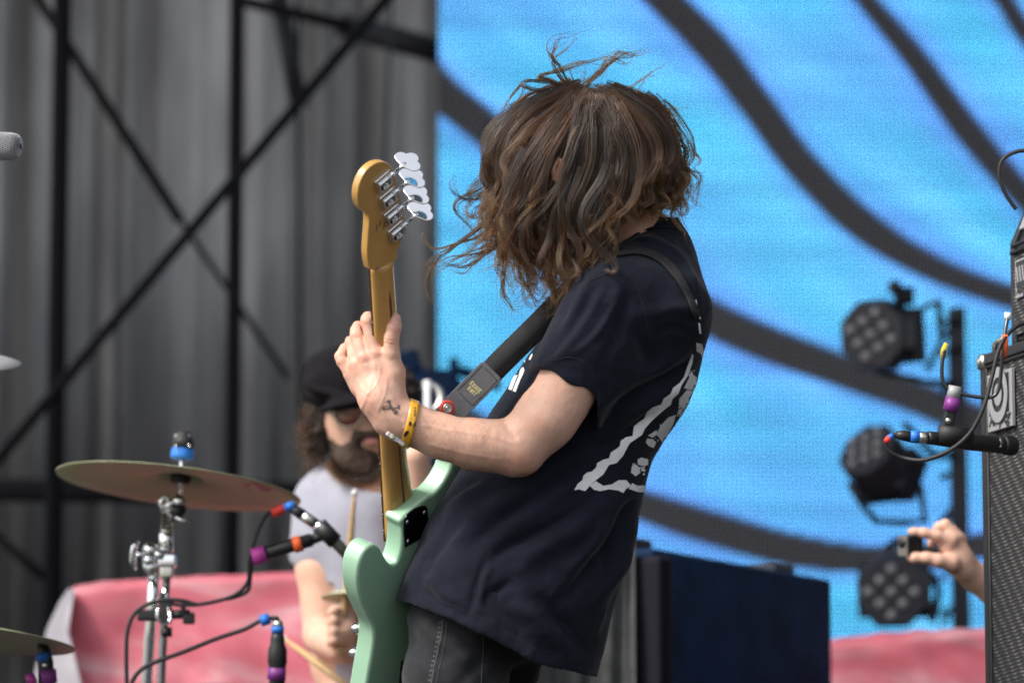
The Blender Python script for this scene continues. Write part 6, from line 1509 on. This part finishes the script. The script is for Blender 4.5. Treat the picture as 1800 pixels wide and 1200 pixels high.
# drum mic with blue and purple tape
d3 = 8.1; micC = empty('microphone', P(487, 1150, d3), 'black microphone standing upright with blue and purple tape above the drum rim', 'microphone')
v, f = tube([P(478, 1085, d3), P(486, 1086, d3), P(490, 1094, d3)], .0055, 8); mk('plug_boot', v, f, M['rubber'], micC)
v, f = cyl(P(489, 1090, d3), P(488, 1102, d3), .0100, .0125); mk('plug', v, f, M['nickel'], micC)
v, f = cyl(P(488, 1100, d3), P(488, 1111, d3), .0135); mk('blue_tape', v, f, M['bluetape'], micC)
v, f = lathe(P(488, 1111, d3), P(487, 1200, d3) - P(488, 1111, d3), [(.012, 0), (.015, .012), (.0155, .025), (.020, .035), (.0205, .062), (.0165, .080), (.0165, .12), (.016, .17)], 22); mk('body', v, f, M['blackplastic'], micC)
v, f = cyl(P(487, 1172, d3), P(486, 1194, d3), .0195); mk('purple_tape', v, f, M['purpletape'], micC)
# dark drum at the bottom
a = P(470, 1215, 8.5); dr = empty('drum', (a[0], a[1], 0), 'black drum whose upper rim just enters the bottom edge below the upright microphone', 'drum')
cz = P(470, 1188, 8.5)[2] - .03; ax_ = unit(np.array([.03, -.02, 1])); c0 = np.array([a[0], a[1] + .05, cz])
v, f = lathe(c0, ax_, [(.170, -.32), (.170, 0), (.165, .002)], 48); mk('shell', v, f, M['blackmetal'], dr)
v, f = lathe(c0, ax_, [(.177, -.014), (.178, .008), (.172, .010), (.166, .003)], 48); mk('hoop', v, f, M['blackmetal'], dr)
v, f = lathe(c0, ax_, [(.166, .0), (0, .001)], 48); mk('drum_head', v, f, M['rubber'], dr)
for k in range(3):
    t = k*2.09 + .5; v, f = cyl(c0 + np.array([.15*math.cos(t), .15*math.sin(t), -.3]), (c0[0] + .2*math.cos(t), c0[1] + .2*math.sin(t), .01), .009); mk('leg', v, f, M['chrome'], dr)
# lower left corner mic
d4 = 7.95; micD = empty('microphone', P(80, 1170, d4), 'blurred black microphone with blue and purple tape at the bottom left corner', 'microphone')
v, f = tube([P(72, 1125, d4), P(76, 1140, d4), P(80, 1160, d4), P(84, 1260, d4)], [.007, .013, .016, .018], 14); mk('body', v, f, M['blackplastic'], micD)
v, f = cyl(P(76, 1146, d4), P(78, 1160, d4), .0165); mk('blue_tape', v, f, M['bluetape'], micD)
v, f = cyl(P(83, 1176, d4), P(85, 1200, d4), .0185); mk('purple_tape', v, f, M['purpletape'], micD)
v, f = sph(P(79, 1168, d4 - .012), .006); mk('led_ring', v, f, M['chrome'], micD)
v, f = cyl(P(48, 1196, d4), P(62, 1190, d4), .012); mk('red_tape', v, f, M['magentatape'], micD)

# ================================================================== SILVER VOCAL MICROPHONE
d5 = 7.05; mc = P(-6, 257, d5); mv = empty('vocal_microphone', (P(-60, 257, d5)), 'silver vocal microphone with mesh grille at the left edge', 'microphone')
ax_ = dirW(unit(np.array([1, -.25, -.03])))
rm = 24.5*d5/FOCAL
prof = [(rm*.80, -.050), (rm*.96, -.032), (rm, -.010), (rm, .016), (rm*.965, .030), (rm*.88, .039), (rm*.70, .0445), (rm*.4, .0465), (0, .047)]
def mesh_mat():
    m = mat('silver_grille', (.50, .51, .54), .35, .35); return m
v, f = lathe(mc, ax_, [(r*.955, h) for r, h in prof], 32); mk('foam_liner', v, f, M['rubber'], mv)
# woven grille wires as geometry
u = unit(np.cross(ax_, (0, .2, 1))); w = np.cross(ax_, u); GW = []
pr_ = catmull([(r, h, 0) for r, h in prof], 5)[:, :2]
for s_ in (-1, 1):
    for k in range(44):
        a0 = 2*math.pi*k/44; path = []
        for i, (r, h) in enumerate(pr_[:-3]):
            t = a0 + s_*(h + .05)*14; path.append(mc + ax_*h + r*(math.cos(t)*u + math.sin(t)*w))
        GW.append(tube(path, 0.00036, 4, caps=False))
v, f = merge(GW); o = mk('grille_wire', v, f, mesh_mat(), mv); o['kind'] = 'stuff'
v, f = lathe(mc + ax_*.0005, ax_, [(rm*1.0, -.0025), (rm*1.05, -.0015), (rm*1.05, .0015), (rm*1.0, .0025)], 40); mk('grille_band', v, f, mesh_mat(), mv)
v, f = lathe(mc - ax_*.05, -ax_, [(rm*.82, 0), (rm*.6, .012), (.016, .03), (.012, .16), (0, .161)], 24); mk('handle', v, f, M['blackmetal'], mv)
sv = empty('microphone_stand', (mc[0] - .2, mc[1], 0), 'black stand carrying the silver vocal microphone just outside the left edge', 'microphone stand')
e = mc - ax_*.2; v, f = cyl(e, (e[0], e[1], .02), .011); mk('pole', v, f, M['blackmetal'], sv); v, f = lathe((e[0], e[1], 0), (0, 0, 1), [(.14, 0), (.14, .015), (.02, .03)], 32); mk('base', v, f, M['blackmetal'], sv)

# ================================================================== BASS AMPLIFIER
def grille_mat():
    m = mat('grille_cloth', (0.035, 0.034, 0.034), .75); nt = m.node_tree; N = nt.nodes; L = nt.links; b = N['Principled BSDF']
    tc = N.new('ShaderNodeTexCoord'); mp = N.new('ShaderNodeMapping'); mp.inputs['Rotation'].default_value = (0, R(14), 0)
    wv = N.new('ShaderNodeTexWave'); wv.wave_type = 'BANDS'; wv.bands_direction = 'Z'; wv.inputs['Scale'].default_value = 44; wv.inputs['Distortion'].default_value = .5; wv.inputs['Detail Scale'].default_value = 4
    ns = N.new('ShaderNodeTexNoise'); ns.inputs['Scale'].default_value = 70; ns.inputs['Detail'].default_value = 2
    w2 = N.new('ShaderNodeTexWave'); w2.bands_direction = 'X'; w2.inputs['Scale'].default_value = 30; w2.inputs['Distortion'].default_value = 1.0
    L.new(tc.outputs['Object'], mp.inputs[0]); 
    for n_ in (wv, ns, w2): L.new(mp.outputs[0], n_.inputs['Vector'])
    mu = N.new('ShaderNodeMath'); mu.operation = 'MULTIPLY'; L.new(wv.outputs['Fac'], mu.inputs[0]); L.new(w2.outputs['Fac'], mu.inputs[1])
    m3 = N.new('ShaderNodeMath'); m3.operation = 'MULTIPLY'; L.new(mu.outputs[0], m3.inputs[0]); L.new(ns.outputs['Fac'], m3.inputs[1])
    cr = N.new('ShaderNodeValToRGB'); e = cr.color_ramp.elements; e[0].position = .10; e[0].color = (.020, .020, .021, 1); e[1].position = .46; e[1].color = (.15, .147, .142, 1); e3 = e.new(.30); e3.color = (.07, .068, .066, 1)
    L.new(m3.outputs[0], cr.inputs[0]); L.new(cr.outputs[0], b.inputs['Base Color'])
    bp = N.new('ShaderNodeBump'); bp.inputs['Distance'].default_value = .001; bp.inputs['Strength'].default_value = .8; L.new(wv.outputs['Fac'], bp.inputs['Height']); L.new(bp.outputs[0], b.inputs['Normal']); return m
GR = grille_mat()
AD = 7.5
# front face runs from the visible left edge to the right, turned so that its top edge climbs
P0 = P(1724, 760, AD); fx = unit(np.array([.25, -.968, 0])); fy = np.array([-fx[1], fx[0], 0])  # face direction, depth direction
ztop = P(1727, 622, AD)[2]
amp_c = P0 + fx*.33 + fy*.2
ar = empty('bass_cabinet', (amp_c[0], amp_c[1], 0), 'tall black bass speaker cabinet with woven grille at the right edge', 'speaker cabinet')
def ab(u, v_, w_): return np.array([P0[0], P0[1], 0]) + fx*u + fy*v_ + ZUP*w_
def abox(name, u0, u1, v0, v1, w0, w1, m, par, bv=.004):
    v, f = boxo(ab((u0+u1)/2, (v0+v1)/2, (w0+w1)/2), fx, fy, ZUP, u1-u0, v1-v0, w1-w0); o = mk(name, v, f, m, par, smooth=False)
    if bv: bevel(o, bv, 3)
    return o
abox('riser_case', 0.0, .66, .0, .42, 0, .14, M['blackplastic'], ar)
abox('side_shell', 0, .018, -.0, .40, .14, ztop, M['tolex'], ar); abox('side_shell', .642, .66, 0, .40, .14, ztop, M['tolex'], ar)
abox('top_shell', .018, .642, 0, .40, ztop - .022, ztop - .0005, M['tolex'], ar); abox('bottom_shell', .018, .642, 0, .40, .14, .165, M['tolex'], ar)
gr = abox('grille_panel', .0185, .6415, .008, .03, .166, ztop - .0225, GR, ar, 0)
v, f = tube([ab(.0215, .006, .17), ab(.0215, .006, ztop - .026)], .0035, 8); mk('piping', v, f, M['tolex'], ar); v, f = tube([ab(.0215, .006, ztop - .026), ab(.6385, .006, ztop - .026)], .0035, 8); mk('piping', v, f, M['tolex'], ar)
v, f = lathe(ab(.006, .008, ztop - .006), ZUP, [(.014, -.022), (.016, -.006), (.013, .004), (.006, .008), (0, .009)], 16); mk('corner_cap', v, f, M['nickel'], ar)
# badge with ring emblem
def badge(u0, w0, wd, ht, par, v0=-.001, ring=True):
    """silver plate, black field, ringed emblem and a script line"""
    pl_ = abox('badge', u0, u0+wd, v0 - .002, v0 + .006, w0, w0+ht, M['silver'], par, .0015)
    abox('badge_field', u0+wd*.10, u0+wd*.90, v0 - .0035, v0 - .0021, w0+ht*.27, w0+ht*.94, M['blackplastic'], pl_, 0)
    c = ab(u0+wd*.5, v0 - .0045, w0+ht*.60)
    for (r0, r1) in ((wd*.25, wd*.40), (0.0, wd*.16)) if ring else ():
        V = []; n = 40
        for k in range(n):
            t = 2*math.pi*k/n; 
            for rr in (r0, r1): V.append(c + fx*rr*math.cos(t) + ZUP*rr*1.08*math.sin(t) - fy*.0008)
        F = [(k*2, k*2+1, ((k+1) % n)*2+1, ((k+1) % n)*2) for k in range(n)]; mk('emblem_ring', V, F, M['silver'], pl_, smooth=False)
    if not ring:
        for kk in range(4): v, f = boxo(ab(u0+wd*(.2 + .17*kk), v0 - .0040, w0+ht*.60), unit(fx + .25*ZUP), fy, unit(ZUP - .25*fx), wd*.07, .001, ht*.42); mk('letter_bar', v, f, M['silver'], pl_, smooth=False)
    v, f = boxo(ab(u0+wd*.80, v0 - .0050, w0+ht*.60), fx, fy, ZUP, wd*.07, .001, ht*.5); mk('emblem_bar', v, f, M['silver'], pl_, smooth=False)
    fc = bpy.data.curves.new('script', 'FONT'); fc.body = 'Ampeg'; fc.size = wd*.30; fc.extrude = .0004; fc.shear = .35; fc.align_x = 'CENTER'; fc.materials.append(M['blackink'])
    tmp = bpy.data.objects.new('badge_script_outline', fc); me_ = bpy.data.meshes.new_from_object(tmp); bpy.data.objects.remove(tmp)
    to = bpy.data.objects.new('badge_script', me_); COL.objects.link(to); to.parent = pl_
    q = ab(u0+wd*.5, v0 - .0035, w0+ht*.09); mw = Matrix(((fx[0], 0, -fy[0]), (fx[1], 0, -fy[1]), (0, 1, 0))).to_4x4()
    to.matrix_local = Matrix.Translation(Vector(q) - rootloc(pl_)) @ mw
    return pl_
badge(.045, P(1740, 757, 7.42)[2], .125, .112, ar)
# amplifier head on top, sloping front
hz = ztop; ah_ = empty('amplifier_head', ab(.33, .2, hz), 'black amplifier head with silver control panel on top of the bass cabinet', 'amplifier')
hu0 = .050
prof2 = [(.02, 0), (.38, 0), (.38, .36), (.16, .36), (.02, .20)]  # depth, height
zk0 = P(1770, 420, 7.45)[2] - ztop
prof2 = [(.047, .012), (.38, .012), (.38, zk0 + .15), (.115, zk0 + .15), (.047, zk0)]
for (a, b) in ((hu0, hu0 + .02), (.64, .66)):
    v, f = prism(prof2, ab(0, 0, ztop), fy, ZUP, fx, a, b); bevel(fixn(mk('side_shell', v, f, M['tolex'], ah_, smooth=False)), .004, 3)
v, f = prism([(.052, .02), (.37, .02), (.37, zk0 + .14), (.118, zk0 + .14), (.054, zk0 - .01)], ab(0, 0, ztop), fy, ZUP, fx, hu0 + .021, .639); fixn(mk('shell', v, f, M['tolex'], ah_, smooth=False))
abox('lower_grille', hu0 + .024, .636, .044, .055, ztop + .03, ztop + zk0 - .02, GR, ah_, 0)
sl = unit(np.array([0, .068, .15])); slW = fy*sl[1] + ZUP*sl[2]; c = ab(.345, .081, ztop + zk0 + .075); v, f = boxo(c + (fy*-sl[2] + ZUP*sl[1])*.001, fx, np.cross(slW, fx), slW, .53, .006, .115); bevel(mk('control_panel', v, f, M['silver'], ah_, smooth=False), .002)
for k in range(2):
    v, f = tube([ab(hu0 + .022, .043 - .002*k, ztop + zk0 - .008 - .014*k), ab(.638, .043 - .002*k, ztop + zk0 - .008 - .014*k)], .004, 8); mk('trim_strip', v, f, M['blackmetal'], ah_)
badge(hu0 + .045, ztop + zk0 - .115, .085, .075, ah_, .041, False)
for uu in (.08, .6): v, f = lathe(ab(uu, .05, ztop), ZUP, [(.014, 0), (.012, .012)], 14); mk('foot', v, f, M['rubber'], ah_)
v, f = tube([ab(.006, .03, ztop - .001), ab(.008, .03, ztop + .022), ab(.03, .03, ztop + .026), ab(.06, .03, ztop + .026)], .006, 8); mk('handle_bracket', v, f, M['nickel'], ar)
cable([(1786, 368, .0), (1768, 342, 0), (1757, 312, 0), (1760, 285, 0), (1778, 270, 0), (1806, 265, 0), (1850, 275, 0)], .0038, 'black cable looping up beside the amplifier head', 7.2)

# ---- mic in front of the cabinet, on a bent rod
d6 = 7.02
rod = empty('mic_bracket', P(1760, 640, d6), 'bent dark metal rod bracket with yellow and orange tape hooked over the bass cabinet', 'bracket')
rp = catmull([P(x, y, d6 + q) for x, y, q in ((1772, 556, .02), (1768, 575, .01), (1764, 610, 0), (1760, 650, 0), (1756, 682, 0), (1745, 697, 0), (1722, 698, 0), (1690, 692, 0), (1668, 684, 0), (1657, 668, 0), (1656, 640, 0), (1660, 615, 0))], 8)
v, f = tube(rp, .0036, 10); mk('rod', v, f, M['nickel'] if False else mat('gunmetal', (.10, .10, .105), .3, .9), rod)
v, f = cyl(P(1772, 549, d6 + .02), P(1771, 562, d6 + .02), .0065); mk('rod_cap', v, f, M['whiteplastic'], rod)
v, f = tube([P(1767, 588, d6), P(1766, 608, d6), P(1764, 628, d6)], [.0058, .0066, .0055], 10, flat=.6); mk('orange_tape', v, f, M['orangetape'], rod)
V_ = [P(1656, 628, d6 - .004), P(1662, 632, d6 - .004), P(1660, 612, d6 - .004), P(1668, 602, d6 - .006), P(1662, 600, d6 - .004), P(1654, 612, d6 - .004)]
v, f = tube([P(1657, 630, d6), P(1659, 615, d6), P(1664, 603, d6)], [.0052, .0055, .0040], 8, flat=.5); mk('yellow_tape', v, f, M['yellowtape'], rod)
mx = empty('microphone', P(1700, 775, d6), 'black dynamic microphone with blue taped plug aimed across the bass cabinet', 'microphone')
A0 = P(1630, 769, d6); A1 = P(1796, 785, d6 + .09); da = unit(A1 - A0); LM = np.linalg.norm(A1 - A0)
v, f = lathe(A0, da, [(.0118, 0), (.0122, .004), (.0140, .05), (.0158, .090), (.0160, LM*.72), (.0150, LM*.73)], 28); mk('body', v, f, M['blackplastic'], mx)
v, f = lathe(A0 + da*LM*.73, da, [(.0150, 0), (.0162, .002), (.0162, .012), (.0150, .013)], 28); mk('collar', v, f, M['blackmetal'], mx)
v, f = lathe(A0 + da*(LM*.73 + .013), da, [(.0158, 0), (.0172, .004), (.0172, .024), (.0160, .027), (0, .028)], 28); hd_ = mk('head', v, f, M['rubber'], mx)
u = unit(np.cross(da, (0, 0, 1))); w = np.cross(da, u)
for k in range(24):
    t = 2*math.pi*k/24; c = A0 + da*(LM*.73 + .027) + .0172*(math.cos(t)*u + math.sin(t)*w); v, f = boxo(c, da, math.cos(t)*u + math.sin(t)*w, -math.sin(t)*u + math.cos(t)*w, .020, .0014, .0020); mk('slot_rib', v, f, M['blackmetal'], hd_, smooth=False)
v, f = boxo(A0 + da*(LM*.73 + .006) - fy*.0 + np.array([0, -.0163, .001]), da, (0, 1, 0), (0, 0, 1), .004, .001, .014); mk('white_mark', v, f, M['whiteplastic'], mx, smooth=False)
v, f = cyl(P(1612, 768, d6), A0, .0108); mk('plug_ring', v, f, M['nickel'], mx); v, f = cyl(P(1600, 767, d6), P(1616, 768, d6), .0113); mk('blue_tape', v, f, M['bluetape'], mx)
v, f = tube([P(1574, 764, d6), P(1585, 765, d6), P(1601, 767, d6)], [.0062, .0092, .0108], 16); mk('plug_boot', v, f, M['blackplastic'], mx)
ho = mx
v, f = tube([P(1650, 762, d6 - .0), P(1672, 763, d6), P(1702, 768, d6 + .02)], [.0165, .0180, .0178], 20); mk('clip', v, f, M['rubber'], ho)
v, f = boxo(P(1668, 738, d6), (1, 0, 0), (0, 1, 0), dirW(unit(np.array([.18, 0, 1]))), .020, .016, .040); bevel(mk('clip_neck', v, f, M['blackplastic'], ho, smooth=False), .004, 3)
v, f = lathe(P(1667, 739, d6 - .009), (0, -1, 0), [(.0055, 0), (.005, .003), (0, .0035)], 14); mk('clip_screw', v, f, M['nickel'], ho)
v, f = cyl(P(1670, 722, d6), P(1676, 699, d6), .0140); mk('purple_tape', v, f, M['purpletape'], ho)
v, f = cyl(P(1675, 701, d6), P(1679, 678, d6), .0125, .0118); mk('grey_fitting', v, f, mat('grey_paint', (.32, .33, .33), .45), ho)
cable([(1574, 764, 0), (1562, 768, 0), (1557, 780, 0), (1566, 795, 0), (1590, 805, 0), (1625, 808, -.02), (1668, 792, -.03), (1704, 762, -.03), (1728, 718, -.03), (1742, 670, -.02), (1754, 620, -.01), (1768, 592, 0), (1790, 572, .02), (1830, 560, .05)], .0040,
      'black cable looping under the microphone and up across the cabinet with red and blue tape', d6, [((1570, 765), (1562, 769), 'bluetape', .0055), ((1563, 768), (1557, 777), 'redtape', .0056)])

# ================================================================== HAND HOLDING AN ACTION CAMERA
d7 = 8.5
fan = empty('person', (P(1850, 1000, 8.9)[0], P(1850, 1000, 8.9)[1], 0), 'person hidden behind the bass cabinet, only a raised hand with a tiny camera visible', 'person')
def G(px, py, dy=0.0):
    d = d7 + dy; return np.array([(px-900)/FOCAL*d, d - D0, (600-py)/FOCAL*d])
def fanhand():
    S = SDF(G(1570, 1120, -.12), G(1790, 890, .2), .0026)
    S.cone(G(1775, 1060, .06), G(1712, 1012, .03), .040, .030, .01)
    S.cone(G(1712, 1012, .03), G(1684, 985, .01), .030, .030, .015)
    S.cone(G(1684, 985, .01), G(1668, 960, .0), .030, .024, .015)
    S.cone(G(1696, 1000, .01), G(1682, 950, .01), .026, .018, .015)
    # index finger stretched to the camera's top
    S.chain([(G(1672, 950, -.01), .0165), (G(1648, 941, -.015), .0125), (G(1625, 936, -.015), .0110), (G(1607, 934, -.012), .0090), (G(1601, 934, -.010), .0078)], .006)
    # thumb underneath
    S.chain([(G(1672, 990, -.02), .0200), (G(1650, 985, -.03), .0150), (G(1630, 980, -.03), .0125), (G(1608, 980, -.025), .0115), (G(1600, 979, -.02), .0090)], .008)
    # middle finger knuckle raised, bent down again
    S.chain([(G(1680, 945, .005), .0160), (G(1662, 922, .01), .0125), (G(1650, 926, .015), .0115), (G(1640, 948, .02), .0100), (G(1636, 957, .02), .0085)], .005)
    S.chain([(G(1688, 948, .02), .0150), (G(1672, 930, .03), .0115), (G(1662, 945, .035), .0105), (G(1655, 958, .035), .0090)], .005)
    S.chain([(G(1692, 960, .03), .0130), (G(1682, 945, .045), .0105), (G(1672, 956, .05), .0095), (G(1668, 966, .05), .0080)], .004)
    v, q = S.mesh(); return relax(v, q, 2), q
v1, q1 = fanhand()
S = SDF(G(1690, 1720, -.2), G(2120, 560, .75), .011)
S.chain([(G(1765, 1053, .06), .038), (G(1850, 1110, .15), .044), (G(1930, 1080, .30), .05), (G(1950, 950, .38), .058)], .02); S.cone(G(1950, 950, .42), G(1950, 1350, .42), .15, .13, .05)
S.cone(G(1950, 900, .42), G(1950, 820, .42), .055, .052, .04); S.ell(G(1950, 740, .42), (.085, .095, .115), .02); S.cone(G(1950, 1350, .42), G(1960, 1660, .42), .14, .10, .04)
v2, q2 = S.mesh(); v2 = relax(v2, q2, 1)
mk('body', toW(np.concatenate([v1, v2])), stitch(v1, v2, np.concatenate([q1, q2 + len(v1)])), M['skin'], fan)
v2b = v2 + vnormals(v2, q2)*.012; zc = 600 - (v2b[:, 2] + 0)/1*FOCAL/(v2b[:, 1] + D0); keep = (zc[q2] > 900).all(1) & (v2b[q2][:, :, 0].min(1) > G(1800, 0, .1)[0])
used = np.unique(q2[keep]); rem = -np.ones(len(v2b), int); rem[used] = np.arange(len(used)); mk('shirt', toW(v2b[used]), rem[q2[keep]], M['cap'], fan)
ac = empty('action_camera', toW(G(1602, 957, -.02)), 'tiny black box camera pinched between finger and thumb beside the bass cabinet', 'camera')
cx_ = dirW(unit(np.array([.86, .5, .02]))); cy_ = dirW(unit(np.array([-.5, .86, 0]))); cz_ = np.cross(cx_, cy_)
c = toW(G(1602, 958, -.008)); v, f = boxo(c, cx_, cy_, cz_, .040, .036, .046); bevel(mk('case', v, f, M['camblack'], ac, smooth=False), .003, 3)
v, f = boxo(c - cx_*.0225, cx_, cy_, cz_, .005, .034, .045); bevel(mk('front_plate', v, f, M['nickel'], ac, smooth=False), .001, 2)
v, f = lathe(c - cx_*.0255 + cz_*.006, -cx_, [(.011, 0), (.011, .003), (.007, .005), (0, .0045)], 20); mk('lens', v, f, M['blackmetal'], ac)
v, f = boxo(c - cy_*.0185 + cz_*.004 - cx_*.002, cx_, cy_, cz_, .022, .0008, .016); mk('side_window', v, f, M['blackmetal'], ac, smooth=False)
